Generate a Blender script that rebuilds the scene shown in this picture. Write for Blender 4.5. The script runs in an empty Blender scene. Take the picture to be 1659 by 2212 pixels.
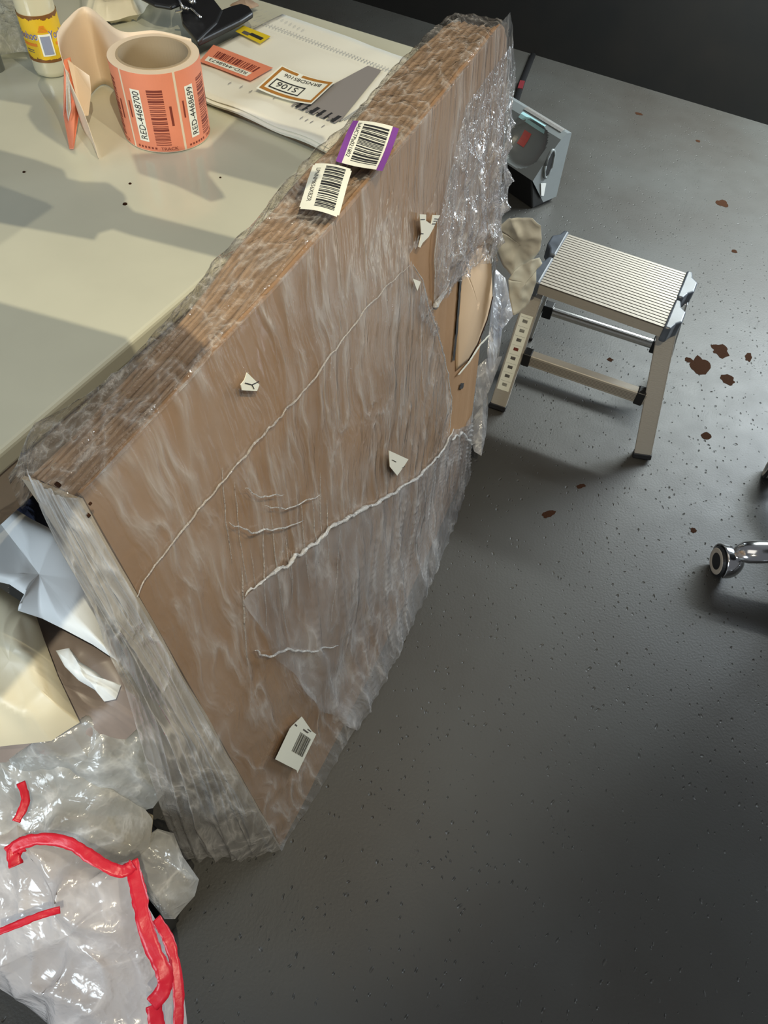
import bpy, math, random
import numpy as np
from mathutils import Vector, Matrix, noise

sc = bpy.context.scene
COL = sc.collection
random.seed(7)

# ------------------------------------------------------------------ camera
CX, CY, F, H = 829.5, 1106.0, 1550.0, 1.5
_n = lambda v: v / np.linalg.norm(v)
_D = _n(np.array([725 - CX, 2200 - CY, F]))
_Y = np.array([1975 - CX, -980 - CY, F]); _Y = _n(_Y - _D * (_Y @ _D))
_X = np.cross(_D, _Y)
if _X[0] < 0: _X = -_X
_Z = -_D
CAM = np.array([0, 0, H])
cd = bpy.data.cameras.new('camera'); cam = bpy.data.objects.new('camera', cd); COL.objects.link(cam)
cd.sensor_fit = 'VERTICAL'; cd.sensor_height = 24.0; cd.lens = F / 2212 * 24.0
cd.clip_start = 0.02
_r = Vector((_X[0], _Y[0], _Z[0])); _d = Vector((_X[1], _Y[1], _Z[1])); _f = Vector((_X[2], _Y[2], _Z[2]))
cam.matrix_world = Matrix(((_r.x, -_d.x, -_f.x, 0), (_r.y, -_d.y, -_f.y, 0), (_r.z, -_d.z, -_f.z, H), (0, 0, 0, 1)))
sc.camera = cam

# ------------------------------------------------------------------ world, lights, exposure
w = bpy.data.worlds.new('room_air'); sc.world = w; w.use_nodes = True
w.node_tree.nodes['Background'].inputs[0].default_value = (0.92, 0.95, 1.0, 1)
w.node_tree.nodes['Background'].inputs[1].default_value = 0.13
LAMP = np.array([0.4, -0.2, 2.6])
def light(name, kind, loc, energy, color, size=0.1, sy=None, target=None):
    d = bpy.data.lights.new(name, kind); d.energy = energy; d.color = color
    if kind == 'AREA':
        d.shape = 'RECTANGLE' if sy else 'SQUARE'; d.size = size
        if sy: d.size_y = sy
    else: d.shadow_soft_size = size
    o = bpy.data.objects.new(name, d); o.location = loc; COL.objects.link(o)
    if target is not None:
        o.rotation_euler = (Vector(target) - Vector(loc)).to_track_quat('-Z', 'Y').to_euler()
    return o
lamp = light('ceiling_spot', 'SPOT', tuple(LAMP), 98, (1.0, 0.89, 0.64), 0.005, target=(-.65, .75, .9))
lamp2 = light('ceiling_spot', 'SPOT', (0.75, 0.25, 2.6), 50, (1.0, 0.91, 0.70), 0.005, target=(-.65, .75, .9)); lamp2.data.spot_size = math.radians(60); lamp2.data.spot_blend = .6
lamp.data.spot_size = math.radians(66); lamp.data.spot_blend = .6
light('window_daylight', 'AREA', (1.5, 3.5, 1.40), 52, (0.80, 0.91, 1.0), .8, .7, (0.2, 1.2, 0.3))
light('far_floor_fill', 'AREA', (0.70, 3.36, 1.55), 118, (0.88, 0.96, 0.94), 1.4, .2, (0.65, 3.70, 0))  # added fill that brightens the far floor, stands for no fixture
light('side_fill', 'AREA', (-1.0, -2.0, 1.9), 45, (0.80, 0.92, 1.0), 1.0, 1.0, (-.6, .35, .6))  # cool fill added to lift the white foam sheet
light('overhead_fill', 'AREA', (-0.3, 1.0, 3.0), 5, (1.0, 0.93, 0.82), 1.2, 1.2, (-0.3, 0.6, 0))  # broad soft fill added from above, not a real panel
vs = sc.view_settings
vs.view_transform = 'Standard'; vs.look = 'None'; vs.gamma = 1.0; vs.use_curve_mapping = False; vs.exposure = 0.0
sc.cycles.transparent_max_bounces = 24
sc.cycles.caustics_reflective = False; sc.cycles.caustics_refractive = False

# ------------------------------------------------------------------ geometry helpers
def ray(px, py):
    d = np.array([px - CX, py - CY, F]); return np.array([d @ _X, d @ _Y, d @ _Z])
def P(px, py, z=0.0):
    r = ray(px, py); return CAM + r * ((z - H) / r[2])
def PY(px, py, y):
    r = ray(px, py); return CAM + r * (y / r[1])
def nz(x, y, z=0.0): return noise.noise(Vector((float(x), float(y), float(z))))
def fbm(x, y, z=0.0, o=3):
    s = 0; a = 1
    for i in range(o):
        s += a * nz(x, y, z); x *= 2.03; y *= 2.03; z += 5.1; a *= 0.5
    return s
def ridge(x, y, z=0.0): return 1 - abs(2 * nz(x, y, z))

class MB:
    def __init__(s): s.v = []; s.f = []; s.m = []
    def add(s, vs, fs, m=0):
        b = len(s.v); s.v += [tuple(map(float, p)) for p in vs]
        s.f += [tuple(b + i for i in f) for f in fs]; s.m += [m] * len(fs); return s
    def hexa(s, c, m=0):   # 8 corners: bottom 4 ccw, top 4 ccw
        return s.add(c, [(3, 2, 1, 0), (4, 5, 6, 7), (0, 1, 5, 4), (1, 2, 6, 5), (2, 3, 7, 6), (3, 0, 4, 7)], m)
    def box(s, c, d, R=None, m=0):
        hx, hy, hz = d[0] / 2, d[1] / 2, d[2] / 2
        pts = [(-hx, -hy, -hz), (hx, -hy, -hz), (hx, hy, -hz), (-hx, hy, -hz), (-hx, -hy, hz), (hx, -hy, hz), (hx, hy, hz), (-hx, hy, hz)]
        pts = [np.array(p) for p in pts]
        if R is not None: pts = [R @ p for p in pts]
        return s.hexa([p + np.array(c) for p in pts], m)
    def bar(s, a, b, wdt, hgt, up=(0, 0, 1), m=0):
        a = np.array(a, float); b = np.array(b, float); t = _n(b - a); sd = _n(np.cross(t, np.array(up, float))); u = np.cross(sd, t)
        q = [(-1, -1), (1, -1), (1, 1), (-1, 1)]
        return s.hexa([a + sd * x * wdt / 2 + u * y * hgt / 2 for x, y in q] + [b + sd * x * wdt / 2 + u * y * hgt / 2 for x, y in q], m)
    def tube(s, path, r, n=10, m=0, cap=True, flat=1.0, up=(0, 0, 1)):
        path = [np.array(p, float) for p in path]; rr = r if hasattr(r, '__len__') else [r] * len(path)
        vs = []
        for i, p in enumerate(path):
            t = _n(path[min(i + 1, len(path) - 1)] - path[max(i - 1, 0)])
            u = np.array(up, float)
            if abs(t @ u) > 0.97: u = np.array([1.0, 0, 0])
            sd = _n(np.cross(t, u)); v = np.cross(sd, t)
            for k in range(n):
                a = 2 * math.pi * k / n; vs.append(p + (sd * math.cos(a) + v * math.sin(a) * flat) * rr[i])
        fs = []
        for i in range(len(path) - 1):
            for k in range(n):
                k2 = (k + 1) % n; fs.append((i * n + k, i * n + k2, (i + 1) * n + k2, (i + 1) * n + k))
        if cap: fs += [tuple(range(n - 1, -1, -1)), tuple(range((len(path) - 1) * n, len(path) * n))]
        return s.add(vs, fs, m)
    def grid(s, nu, nv, fn, m=0, mask=None):
        vs = [fn(i / nu, j / nv) for i in range(nu + 1) for j in range(nv + 1)]
        fs = []
        for i in range(nu):
            for j in range(nv):
                if mask and mask((i + .5) / nu, (j + .5) / nv): continue
                a = i * (nv + 1) + j; fs.append((a, a + nv + 1, a + nv + 2, a + 1))
        return s.add(vs, fs, m)
    def lathe(s, prof, c=(0, 0, 0), n=40, m=0, axis=(0, 0, 1)):
        ax = _n(np.array(axis, float)); u = np.array([1.0, 0, 0]) if abs(ax[0]) < .9 else np.array([0, 1.0, 0])
        e1 = _n(np.cross(u, ax)); e2 = np.cross(ax, e1); c = np.array(c, float); vs = []
        for r, z in prof:
            for k in range(n):
                a = 2 * math.pi * k / n; vs.append(c + ax * z + (e1 * math.cos(a) + e2 * math.sin(a)) * r)
        fs = [(i * n + k, i * n + (k + 1) % n, (i + 1) * n + (k + 1) % n, (i + 1) * n + k) for i in range(len(prof) - 1) for k in range(n)]
        return s.add(vs, fs, m)
    def prism(s, poly, off, m=0):
        poly = [np.array(p, float) for p in poly]; off = np.array(off, float); n = len(poly)
        return s.add(poly + [p + off for p in poly], [tuple(range(n - 1, -1, -1)), tuple(range(n, 2 * n))] + [(i, (i + 1) % n, n + (i + 1) % n, n + i) for i in range(n)], m)
    def build(s, name, mats, parent=None, smooth=False, label=None, solid=0, bevel=0, flip=False):
        me = bpy.data.meshes.new(name); me.from_pydata(s.v, [], s.f)
        if not isinstance(mats, (list, tuple)): mats = [mats]
        for m in mats: me.materials.append(m)
        for p, mi in zip(me.polygons, s.m): p.material_index = mi; p.use_smooth = smooth
        me.update()
        import bmesh
        bm = bmesh.new(); bm.from_mesh(me)
        if solid >= 0: bmesh.ops.recalc_face_normals(bm, faces=bm.faces)
        bm.to_mesh(me); bm.free()
        o = bpy.data.objects.new(name, me); COL.objects.link(o)
        if parent is not None:
            o.parent = parent; o.matrix_parent_inverse = parent.matrix_world.inverted()
        if label: o['label'] = label
        if solid > 0:
            md = o.modifiers.new('thickness', 'SOLIDIFY'); md.thickness = solid; md.offset = 0
        if bevel:
            md = o.modifiers.new('bevel', 'BEVEL'); md.width = bevel; md.segments = 3; md.limit_method = 'ANGLE'; md.angle_limit = .6
        return o

def thing(name, loc, label, cat, group=None):
    o = bpy.data.objects.new(name, None); o.location = Vector([float(c) for c in loc]); o.empty_display_size = .05
    COL.objects.link(o); o.matrix_world = Matrix.Translation(o.location)
    o['label'] = label; o['category'] = cat
    if group: o['group'] = group
    return o
def tag(o, label, cat, group=None, kind=None):
    o['label'] = label; o['category'] = cat
    if group: o['group'] = group
    if kind: o['kind'] = kind
    return o
def struct(o): o['kind'] = 'structure'; return o

# ------------------------------------------------------------------ materials
def mat(name, base, rough=0.5, metal=0.0, bump=0, bscale=50, var=0, vscale=6, spec=0.5, var2=None, stretch=None, coat=0, sss=0, trans=0):
    m = bpy.data.materials.new(name); m.use_nodes = True; nt = m.node_tree; N = nt.nodes; L = nt.links; b = N['Principled BSDF']
    b.inputs['Base Color'].default_value = (*base, 1); b.inputs['Roughness'].default_value = rough; b.inputs['Metallic'].default_value = metal
    b.inputs['Specular IOR Level'].default_value = spec
    if coat: b.inputs['Coat Weight'].default_value = coat; b.inputs['Coat Roughness'].default_value = .08
    if trans: b.inputs['Transmission Weight'].default_value = trans
    tc = N.new('ShaderNodeTexCoord'); mp = N.new('ShaderNodeMapping'); L.new(tc.outputs['Object'], mp.inputs[0])
    if stretch: mp.inputs['Scale'].default_value = stretch
    if bump:
        t = N.new('ShaderNodeTexNoise'); t.inputs['Scale'].default_value = bscale; t.inputs['Detail'].default_value = 4
        L.new(mp.outputs[0], t.inputs[0]); bn = N.new('ShaderNodeBump'); bn.inputs['Strength'].default_value = bump; bn.inputs['Distance'].default_value = .002
        L.new(t.outputs[0], bn.inputs['Height']); L.new(bn.outputs[0], b.inputs['Normal'])
    if var:
        t = N.new('ShaderNodeTexNoise'); t.inputs['Scale'].default_value = vscale; t.inputs['Detail'].default_value = 5
        L.new(mp.outputs[0], t.inputs[0]); r = N.new('ShaderNodeValToRGB'); L.new(t.outputs[0], r.inputs[0])
        c2 = var2 or tuple(min(1, c * (1 + var)) for c in base)
        r.color_ramp.elements[0].position = .32; r.color_ramp.elements[1].position = .68
        r.color_ramp.elements[0].color = (*[c * (1 - var) for c in base], 1); r.color_ramp.elements[1].color = (*c2, 1)
        L.new(r.outputs[0], b.inputs['Base Color'])
    return m

def film(name, tint=(1, 1, 1), haze=0.12, hazevar=0.25, rough=0.12, bscale=(30, 30, 30), bump=0.8, fine=90, ior=1.5, warp=1.2, crease=0.35, dist=.006):
    """clear crinkled plastic: lets light through, mirrors on its wrinkles, a little milky where it is creased"""
    m = bpy.data.materials.new(name); m.use_nodes = True; nt = m.node_tree; N = nt.nodes; L = nt.links
    for n_ in list(N): N.remove(n_)
    out = N.new('ShaderNodeOutputMaterial'); tc = N.new('ShaderNodeTexCoord')
    wn = N.new('ShaderNodeTexNoise'); wn.inputs['Scale'].default_value = 4; wn.inputs['Detail'].default_value = 2; L.new(tc.outputs['Object'], wn.inputs[0])
    sub = N.new('ShaderNodeVectorMath'); sub.operation = 'SCALE'; sub.inputs[3].default_value = warp * .12; L.new(wn.outputs['Color'], sub.inputs[0])
    ad = N.new('ShaderNodeVectorMath'); ad.operation = 'ADD'; L.new(tc.outputs['Object'], ad.inputs[0]); L.new(sub.outputs[0], ad.inputs[1])
    mp = N.new('ShaderNodeMapping'); mp.inputs['Scale'].default_value = bscale; L.new(ad.outputs[0], mp.inputs[0])
    def ridged(scale, det):
        t = N.new('ShaderNodeTexNoise'); t.inputs['Scale'].default_value = scale; t.inputs['Detail'].default_value = det; t.inputs['Roughness'].default_value = .55
        L.new(mp.outputs[0], t.inputs[0])
        a = N.new('ShaderNodeMath'); a.operation = 'SUBTRACT'; a.inputs[1].default_value = .5; L.new(t.outputs[0], a.inputs[0])
        b = N.new('ShaderNodeMath'); b.operation = 'ABSOLUTE'; L.new(a.outputs[0], b.inputs[0])
        c = N.new('ShaderNodeMath'); c.operation = 'MULTIPLY_ADD'; c.inputs[1].default_value = -9; c.inputs[2].default_value = 1; c.use_clamp = True; L.new(b.outputs[0], c.inputs[0])
        return c.outputs[0]
    r1 = ridged(1.0, 2); r2 = ridged(3.1, 3)
    mx = N.new('ShaderNodeMath'); mx.operation = 'MULTIPLY_ADD'; mx.inputs[1].default_value = .4; L.new(r2, mx.inputs[0]); L.new(r1, mx.inputs[2])
    bn = N.new('ShaderNodeBump'); bn.inputs['Strength'].default_value = bump; bn.inputs['Distance'].default_value = dist
    sn = N.new('ShaderNodeTexNoise'); sn.inputs['Scale'].default_value = 1.0; sn.inputs['Detail'].default_value = 3; L.new(mp.outputs[0], sn.inputs[0])
    hh = N.new('ShaderNodeMath'); hh.operation = 'MULTIPLY_ADD'; hh.inputs[1].default_value = .22; L.new(mx.outputs[0], hh.inputs[0]); L.new(sn.outputs[0], hh.inputs[2]); L.new(hh.outputs[0], bn.inputs['Height'])
    fn = N.new('ShaderNodeTexNoise'); fn.inputs['Scale'].default_value = fine; fn.inputs['Detail'].default_value = 3; L.new(tc.outputs['Object'], fn.inputs[0])
    bn2 = N.new('ShaderNodeBump'); bn2.inputs['Strength'].default_value = bump * .35; bn2.inputs['Distance'].default_value = .001
    L.new(fn.outputs[0], bn2.inputs['Height']); L.new(bn.outputs[0], bn2.inputs['Normal'])
    # milkiness: patchy plus creases
    pn = N.new('ShaderNodeTexNoise'); pn.inputs['Scale'].default_value = 5; pn.inputs['Detail'].default_value = 4; L.new(ad.outputs[0], pn.inputs[0])
    pr = N.new('ShaderNodeMapRange'); pr.inputs[1].default_value = .4; pr.inputs[2].default_value = .75; pr.inputs[3].default_value = haze; pr.inputs[4].default_value = haze + hazevar; L.new(pn.outputs[0], pr.inputs[0])
    pw = N.new('ShaderNodeMath'); pw.operation = 'POWER'; pw.inputs[1].default_value = 3; L.new(mx.outputs[0], pw.inputs[0])
    cr = N.new('ShaderNodeMath'); cr.operation = 'MULTIPLY'; cr.inputs[1].default_value = crease * .35; L.new(pw.outputs[0], cr.inputs[0])
    hz = N.new('ShaderNodeMath'); hz.operation = 'ADD'; hz.use_clamp = True; L.new(cr.outputs[0], hz.inputs[0]); L.new(pr.outputs[0], hz.inputs[1])
    tr = N.new('ShaderNodeBsdfTransparent'); tr.inputs[0].default_value = (*tint, 1)
    df = N.new('ShaderNodeBsdfDiffuse'); df.inputs[0].default_value = (.9 * tint[0], .9 * tint[1], .9 * tint[2], 1); L.new(bn2.outputs[0], df.inputs['Normal'])
    tl = N.new('ShaderNodeBsdfTranslucent'); tl.inputs[0].default_value = (.9 * tint[0], .9 * tint[1], .9 * tint[2], 1)
    dm = N.new('ShaderNodeMixShader'); dm.inputs[0].default_value = .4; L.new(df.outputs[0], dm.inputs[1]); L.new(tl.outputs[0], dm.inputs[2])
    m1 = N.new('ShaderNodeMixShader'); L.new(hz.outputs[0], m1.inputs[0]); L.new(tr.outputs[0], m1.inputs[1]); L.new(dm.outputs[0], m1.inputs[2])
    gl = N.new('ShaderNodeBsdfGlossy'); gl.inputs['Roughness'].default_value = rough; L.new(bn2.outputs[0], gl.inputs['Normal'])
    lw = N.new('ShaderNodeLayerWeight'); lw.inputs[0].default_value = .5; L.new(bn2.outputs[0], lw.inputs['Normal'])
    f5 = N.new('ShaderNodeMath'); f5.operation = 'POWER'; f5.inputs[1].default_value = 5; L.new(lw.outputs['Facing'], f5.inputs[0])
    fr = N.new('ShaderNodeMath'); fr.operation = 'MULTIPLY_ADD'; fr.inputs[1].default_value = .85; fr.inputs[2].default_value = .07; fr.use_clamp = True; L.new(f5.outputs[0], fr.inputs[0])
    m2 = N.new('ShaderNodeMixShader'); L.new(fr.outputs[0], m2.inputs[0]); L.new(m1.outputs[0], m2.inputs[1]); L.new(gl.outputs[0], m2.inputs[2])
    L.new(m2.outputs[0], out.inputs[0])
    return m

M = {}
M['ink'] = mat('black_ink', (.02, .02, .022), .6)
M['paper'] = mat('white_paper', (.78, .76, .66), .7, bump=.15, bscale=20)
M['label_white'] = mat('white_label', (.85, .85, .74), .5)
M['salmon'] = mat('salmon_label', (.78, .26, .15), .5, var=.06, vscale=20)
M['darkred'] = mat('dark_red_ink', (.20, .035, .02), .6)
M['liner'] = mat('cream_backing_paper', (.80, .66, .50), .5, var=.04)
M['purple'] = mat('purple_label', (.22, .06, .33), .5)
M['kraft'] = mat('brown_cardboard', (.32, .185, .092), .75, bump=.3, bscale=60, var=.10, vscale=5)
M['kraft_light'] = mat('pale_cardboard', (.66, .47, .30), .7, bump=.2, bscale=40, var=.06)
M['kraft_edge'] = mat('cardboard_edge', (.33, .235, .165), .85, bump=.5, bscale=120, var=.2, vscale=30)
M['kraft_end'] = mat('grey_brown_cardboard', (.36, .30, .225), .85, bump=.4, bscale=90, var=.2, vscale=12)
M['black_plastic'] = mat('black_plastic', (.012, .012, .013), .38)
M['chrome'] = mat('chrome', (.75, .76, .78), .14, 1.0)
M['alu'] = mat('brushed_aluminium', (.46, .42, .36), .50, .35, bump=.2, bscale=60, stretch=(1, 1, 8))
M['alu_pol'] = mat('polished_aluminium', (.75, .75, .74), .22, .95)
M['groove'] = mat('groove_dark', (.20, .18, .16), .5, .6)
M['capgrey'] = mat('blue_grey_plastic', (.085, .10, .125), .35, var=.35, vscale=18)

# floor: dark sealed hard floor with tiny pits and scuffs
def floor_mat():
    m = mat('dark_pitted_floor', (.060, .058, .052), .40); nt = m.node_tree; N = nt.nodes; L = nt.links; b = N['Principled BSDF']
    b.inputs['Specular IOR Level'].default_value = .55
    tc = N.new('ShaderNodeTexCoord')
    def noi(s, d=4, src=None):
        t = N.new('ShaderNodeTexNoise'); t.inputs['Scale'].default_value = s; t.inputs['Detail'].default_value = d; L.new(src or tc.outputs['Object'], t.inputs[0]); return t
    big = noi(1.6, 5); r = N.new('ShaderNodeValToRGB'); L.new(big.outputs[0], r.inputs[0])
    r.color_ramp.elements[0].position = .35; r.color_ramp.elements[0].color = (.040, .036, .031, 1)
    r.color_ramp.elements[1].position = .66; r.color_ramp.elements[1].color = (.056, .056, .052, 1)
    L.new(r.outputs[0], b.inputs['Base Color'])
    rr = N.new('ShaderNodeMapRange'); rr.inputs[3].default_value = .44; rr.inputs[4].default_value = .58; sm = noi(14, 4); L.new(sm.outputs[0], rr.inputs[0]); L.new(rr.outputs[0], b.inputs['Roughness'])
    # pits
    wv = noi(20, 2); wa = N.new('ShaderNodeVectorMath'); wa.operation = 'MULTIPLY_ADD'; wa.inputs[1].default_value = (.03,) * 3; L.new(wv.outputs['Color'], wa.inputs[0]); L.new(tc.outputs['Object'], wa.inputs[2])
    mp = N.new('ShaderNodeMapping'); mp.inputs['Scale'].default_value = (1.0, .62, 1); mp.inputs['Rotation'].default_value = (0, 0, .6); L.new(wa.outputs[0], mp.inputs[0])
    def pits(scale, rad):
        v = N.new('ShaderNodeTexVoronoi'); v.inputs['Scale'].default_value = scale; L.new(mp.outputs[0], v.inputs[0])
        wn = N.new('ShaderNodeSeparateColor'); L.new(v.outputs['Color'], wn.inputs[0])
        th = N.new('ShaderNodeMath'); th.operation = 'MULTIPLY'; th.inputs[1].default_value = rad; L.new(wn.outputs[0], th.inputs[0])
        d = N.new('ShaderNodeMath'); d.operation = 'DIVIDE'; L.new(v.outputs['Distance'], d.inputs[0]); L.new(th.outputs[0], d.inputs[1])
        c = N.new('ShaderNodeMath'); c.operation = 'MINIMUM'; c.inputs[1].default_value = 1; L.new(d.outputs[0], c.inputs[0]); return c.outputs[0]
    p1 = pits(85, .27); p2 = pits(30, .12)
    mn = N.new('ShaderNodeMath'); mn.operation = 'MINIMUM'; L.new(p1, mn.inputs[0]); L.new(p2, mn.inputs[1])
    fine = noi(180, 3); f2 = N.new('ShaderNodeMath'); f2.operation = 'MULTIPLY_ADD'; f2.inputs[1].default_value = .18; L.new(fine.outputs[0], f2.inputs[0]); L.new(mn.outputs[0], f2.inputs[2])
    # hairline scratches
    mp2 = N.new('ShaderNodeMapping'); mp2.inputs['Scale'].default_value = (9, 1.3, 1); mp2.inputs['Rotation'].default_value = (0, 0, -.5); L.new(wa.outputs[0], mp2.inputs[0])
    sc_ = noi(7, 1, mp2.outputs[0]); a1 = N.new('ShaderNodeMath'); a1.operation = 'SUBTRACT'; a1.inputs[1].default_value = .5; L.new(sc_.outputs[0], a1.inputs[0])
    a2 = N.new('ShaderNodeMath'); a2.operation = 'ABSOLUTE'; L.new(a1.outputs[0], a2.inputs[0]); a3 = N.new('ShaderNodeMath'); a3.operation = 'LESS_THAN'; a3.inputs[1].default_value = .0035; L.new(a2.outputs[0], a3.inputs[0])
    gate = noi(5, 2); g2 = N.new('ShaderNodeMath'); g2.operation = 'GREATER_THAN'; g2.inputs[1].default_value = .60; L.new(gate.outputs[0], g2.inputs[0])
    a4 = N.new('ShaderNodeMath'); a4.operation = 'MULTIPLY'; L.new(a3.outputs[0], a4.inputs[0]); L.new(g2.outputs[0], a4.inputs[1])
    hs = N.new('ShaderNodeMath'); hs.operation = 'MULTIPLY_ADD'; hs.inputs[1].default_value = -.7; L.new(a4.outputs[0], hs.inputs[0]); L.new(f2.outputs[0], hs.inputs[2])
    bn = N.new('ShaderNodeBump'); bn.inputs['Strength'].default_value = .8; bn.inputs['Distance'].default_value = .003; L.new(hs.outputs[0], bn.inputs['Height']); L.new(bn.outputs[0], b.inputs['Normal'])
    return m
M['floor'] = floor_mat()
M['chip'] = mat('rusty_brown_chip', (.035, .016, .009), 1.0, bump=.6, bscale=200, spec=.05)
M['wall'] = mat('dark_wall', (.009, .010, .010), .6, var=.35, vscale=3, var2=(.014, .012, .010))
M['table'] = mat('glossy_cream_laminate', (.58, .575, .46), .16, var=.035, vscale=9, bump=.04, bscale=15)
M['table_edge'] = mat('beige_edge_band', (.42, .36, .30), .35)
M['table_leg'] = mat('grey_table_leg', (.12, .12, .12), .4, .5)

# ------------------------------------------------------------------ structure: floor, walls, window
mb = MB(); mb.add([(-4, -3, 0), (4, -3, 0), (4, 3.9, 0), (-4, 3.9, 0)], [(0, 1, 2, 3)])
floor = struct(mb.build('floor', M['floor']))
def chip(px, py, rpx, asp=1.0, ang=0.0):
    c = P(px, py, 0); rr = np.linalg.norm(P(px + rpx, py, 0) - c); n = 22; mb = MB(); vs = [c + np.array([0, 0, .0006])]; s0 = random.random() * 50
    for k in range(n):
        a = 2 * math.pi * k / n; r = rr * (1 + .45 * nz(math.cos(a) * 1.6 + s0, math.sin(a) * 1.6)) 
        x, y = math.cos(a) * r, math.sin(a) * r * asp
        vs.append(c + np.array([x * math.cos(ang) - y * math.sin(ang), x * math.sin(ang) + y * math.cos(ang), .0005]))
    mb.add(vs, [(0, k + 1, (k + 1) % n + 1) for k in range(n)])
    mb.build('floor_chip', M['chip'], floor)
for a in [(1560, 440, 12, 1.0), (1555, 757, 17, 1.2), (1512, 788, 20, 1.3), (1488, 778, 8, 1), (1571, 820, 16, .9), (1617, 772, 7, 2), (1525, 942, 14, .7, .9), (1586, 543, 6, 1), (1380, 246, 7, .8), (1508, 305, 5, 1), (1498, 1146, 6, 1.2), (1318, 777, 6, 1), (1185, 1110, 8, 2.2, -.8), (1255, 1050, 5, 2, -.8)]: chip(*a)

wl, wr = P(1110, 105, 0), P(1659, 270, 0)
wd = _n(wr - wl); wn_ = np.array([-wd[1], wd[0], 0]);
if wn_[1] > 0: pass
A = wl - wd * 3.0; B = wl + wd * 4.2
WT = 3.0
def wallpt(s, z, off=0.0): q = wl + wd * s + wn_ * off; return np.array([q[0], q[1], z])
s0_, s1_, z0_, z1_ = 1.75, 3.25, .80, 2.05       # window opening along the wall
mb = MB()
for sa, sb, za, zb in [(-3, s0_, 0, WT), (s1_, 4.2, 0, WT), (s0_, s1_, 0, z0_), (s0_, s1_, z1_, WT)]:
    mb.hexa([wallpt(sa, za), wallpt(sb, za), wallpt(sb, za, .1), wallpt(sa, za, .1), wallpt(sa, zb), wallpt(sb, zb), wallpt(sb, zb, .1), wallpt(sa, zb, .1)])
struct(mb.build('wall_back', M['wall']))
sky = bpy.data.materials.new('daylight_outside'); sky.use_nodes = True
for n_ in list(sky.node_tree.nodes): sky.node_tree.nodes.remove(n_)
_o = sky.node_tree.nodes.new('ShaderNodeOutputMaterial'); _e = sky.node_tree.nodes.new('ShaderNodeEmission'); _e.inputs[0].default_value = (.78, .9, 1, 1); _e.inputs[1].default_value = 7.0
sky.node_tree.links.new(_e.outputs[0], _o.inputs[0])
mb = MB(); mb.add([wallpt(s0_, z0_, .06), wallpt(s1_, z0_, .06), wallpt(s1_, z1_, .06), wallpt(s0_, z1_, .06)], [(0, 1, 2, 3)])
win = struct(mb.build('window_1', sky))
mb = MB()
for sa, sb, za, zb in [(s0_, s0_ + .05, z0_, z1_), (s1_ - .05, s1_, z0_, z1_), (s0_, s1_, z0_, z0_ + .05), (s0_, s1_, z1_ - .05, z1_), ((s0_ + s1_) / 2 - .02, (s0_ + s1_) / 2 + .02, z0_, z1_)]:
    mb.hexa([wallpt(sa, za, 0), wallpt(sb, za, 0), wallpt(sb, za, .05), wallpt(sa, za, .05), wallpt(sa, zb, 0), wallpt(sb, zb, 0), wallpt(sb, zb, .05), wallpt(sa, zb, .05)])
mb.build('window_frame', M['black_plastic'], win)

# ------------------------------------------------------------------ table
TZ = 0.90
e0, e1 = P(0, 978, TZ), P(337, 691, TZ)
te = _n(e1 - e0); tn = np.array([-te[1], te[0], 0])     # te: along edge away, tn: to the left
def TP(a, b, z): q = e0 + te * a + tn * b; return np.array([q[0], q[1], z])
LN, LF, LW = -0.06, 1.12, 1.6
tbl = thing('work_table', TP(.1, .8, 0), 'glossy cream topped work table with beige edge, left of the wrapped parcel', 'table')
mb = MB(); mb.hexa([TP(LN, 0, TZ - .028), TP(LF, 0, TZ - .028), TP(LF, LW, TZ - .028), TP(LN, LW, TZ - .028), TP(LN, 0, TZ), TP(LF, 0, TZ), TP(LF, LW, TZ), TP(LN, LW, TZ)])
mb.build('tabletop', M['table'], tbl, bevel=.006)
mb = MB(); mb.hexa([TP(LN, .012, TZ - .10), TP(LF - .012, .012, TZ - .10), TP(LF - .012, .035, TZ - .10), TP(LN, .035, TZ - .10), TP(LN, .012, TZ - .0285), TP(LF - .012, .012, TZ - .0285), TP(LF - .012, .035, TZ - .0285), TP(LN, .035, TZ - .0285)])
mb.build('apron', M['table_edge'], tbl, bevel=.003)
for a, b in [(LN + .45, .12), (LF - .1, .1), (LF - .1, LW - .1), (LN + .1, LW - .1)]:
    mb = MB(); mb.hexa([TP(a - .03, b - .03, 0), TP(a + .03, b - .03, 0), TP(a + .03, b + .03, 0), TP(a - .03, b + .03, 0)] + [TP(a - .03, b - .03, TZ - .0285), TP(a + .03, b - .03, TZ - .0285), TP(a + .03, b + .03, TZ - .0285), TP(a - .03, b + .03, TZ - .0285)])
    mb.build('leg', M['table_leg'], tbl)

# ------------------------------------------------------------------ unseen boards added overhead, shaped to throw the hard shadows on the table
def proj(p):
    q = np.array(p, float) - CAM; c = q[0] * _X + q[1] * _Y + q[2] * _Z; return (CX + F * c[0] / c[2], CY + F * c[1] / c[2])
def shadow_of(p):   # where the lamp throws point p on the table plane, as a pixel
    p = np.array(p, float); return proj(LAMP + (p - LAMP) * ((TZ - LAMP[2]) / (p[2] - LAMP[2])))
def caster(pts, holes=None, zc=1.62, zt=TZ, name='shadow_blocker', label='', k=0):
    q = []
    for px, py in pts:
        p = P(px, py, zt); q.append(LAMP + (p - LAMP) * ((zc - LAMP[2]) / (zt - LAMP[2])))
    mb = MB(); mb.prism(q, (0, 0, .01)); o = mb.build(name, M['wall']); tag(o, label, 'board', 'added shadow blockers overhead'); return o

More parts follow.
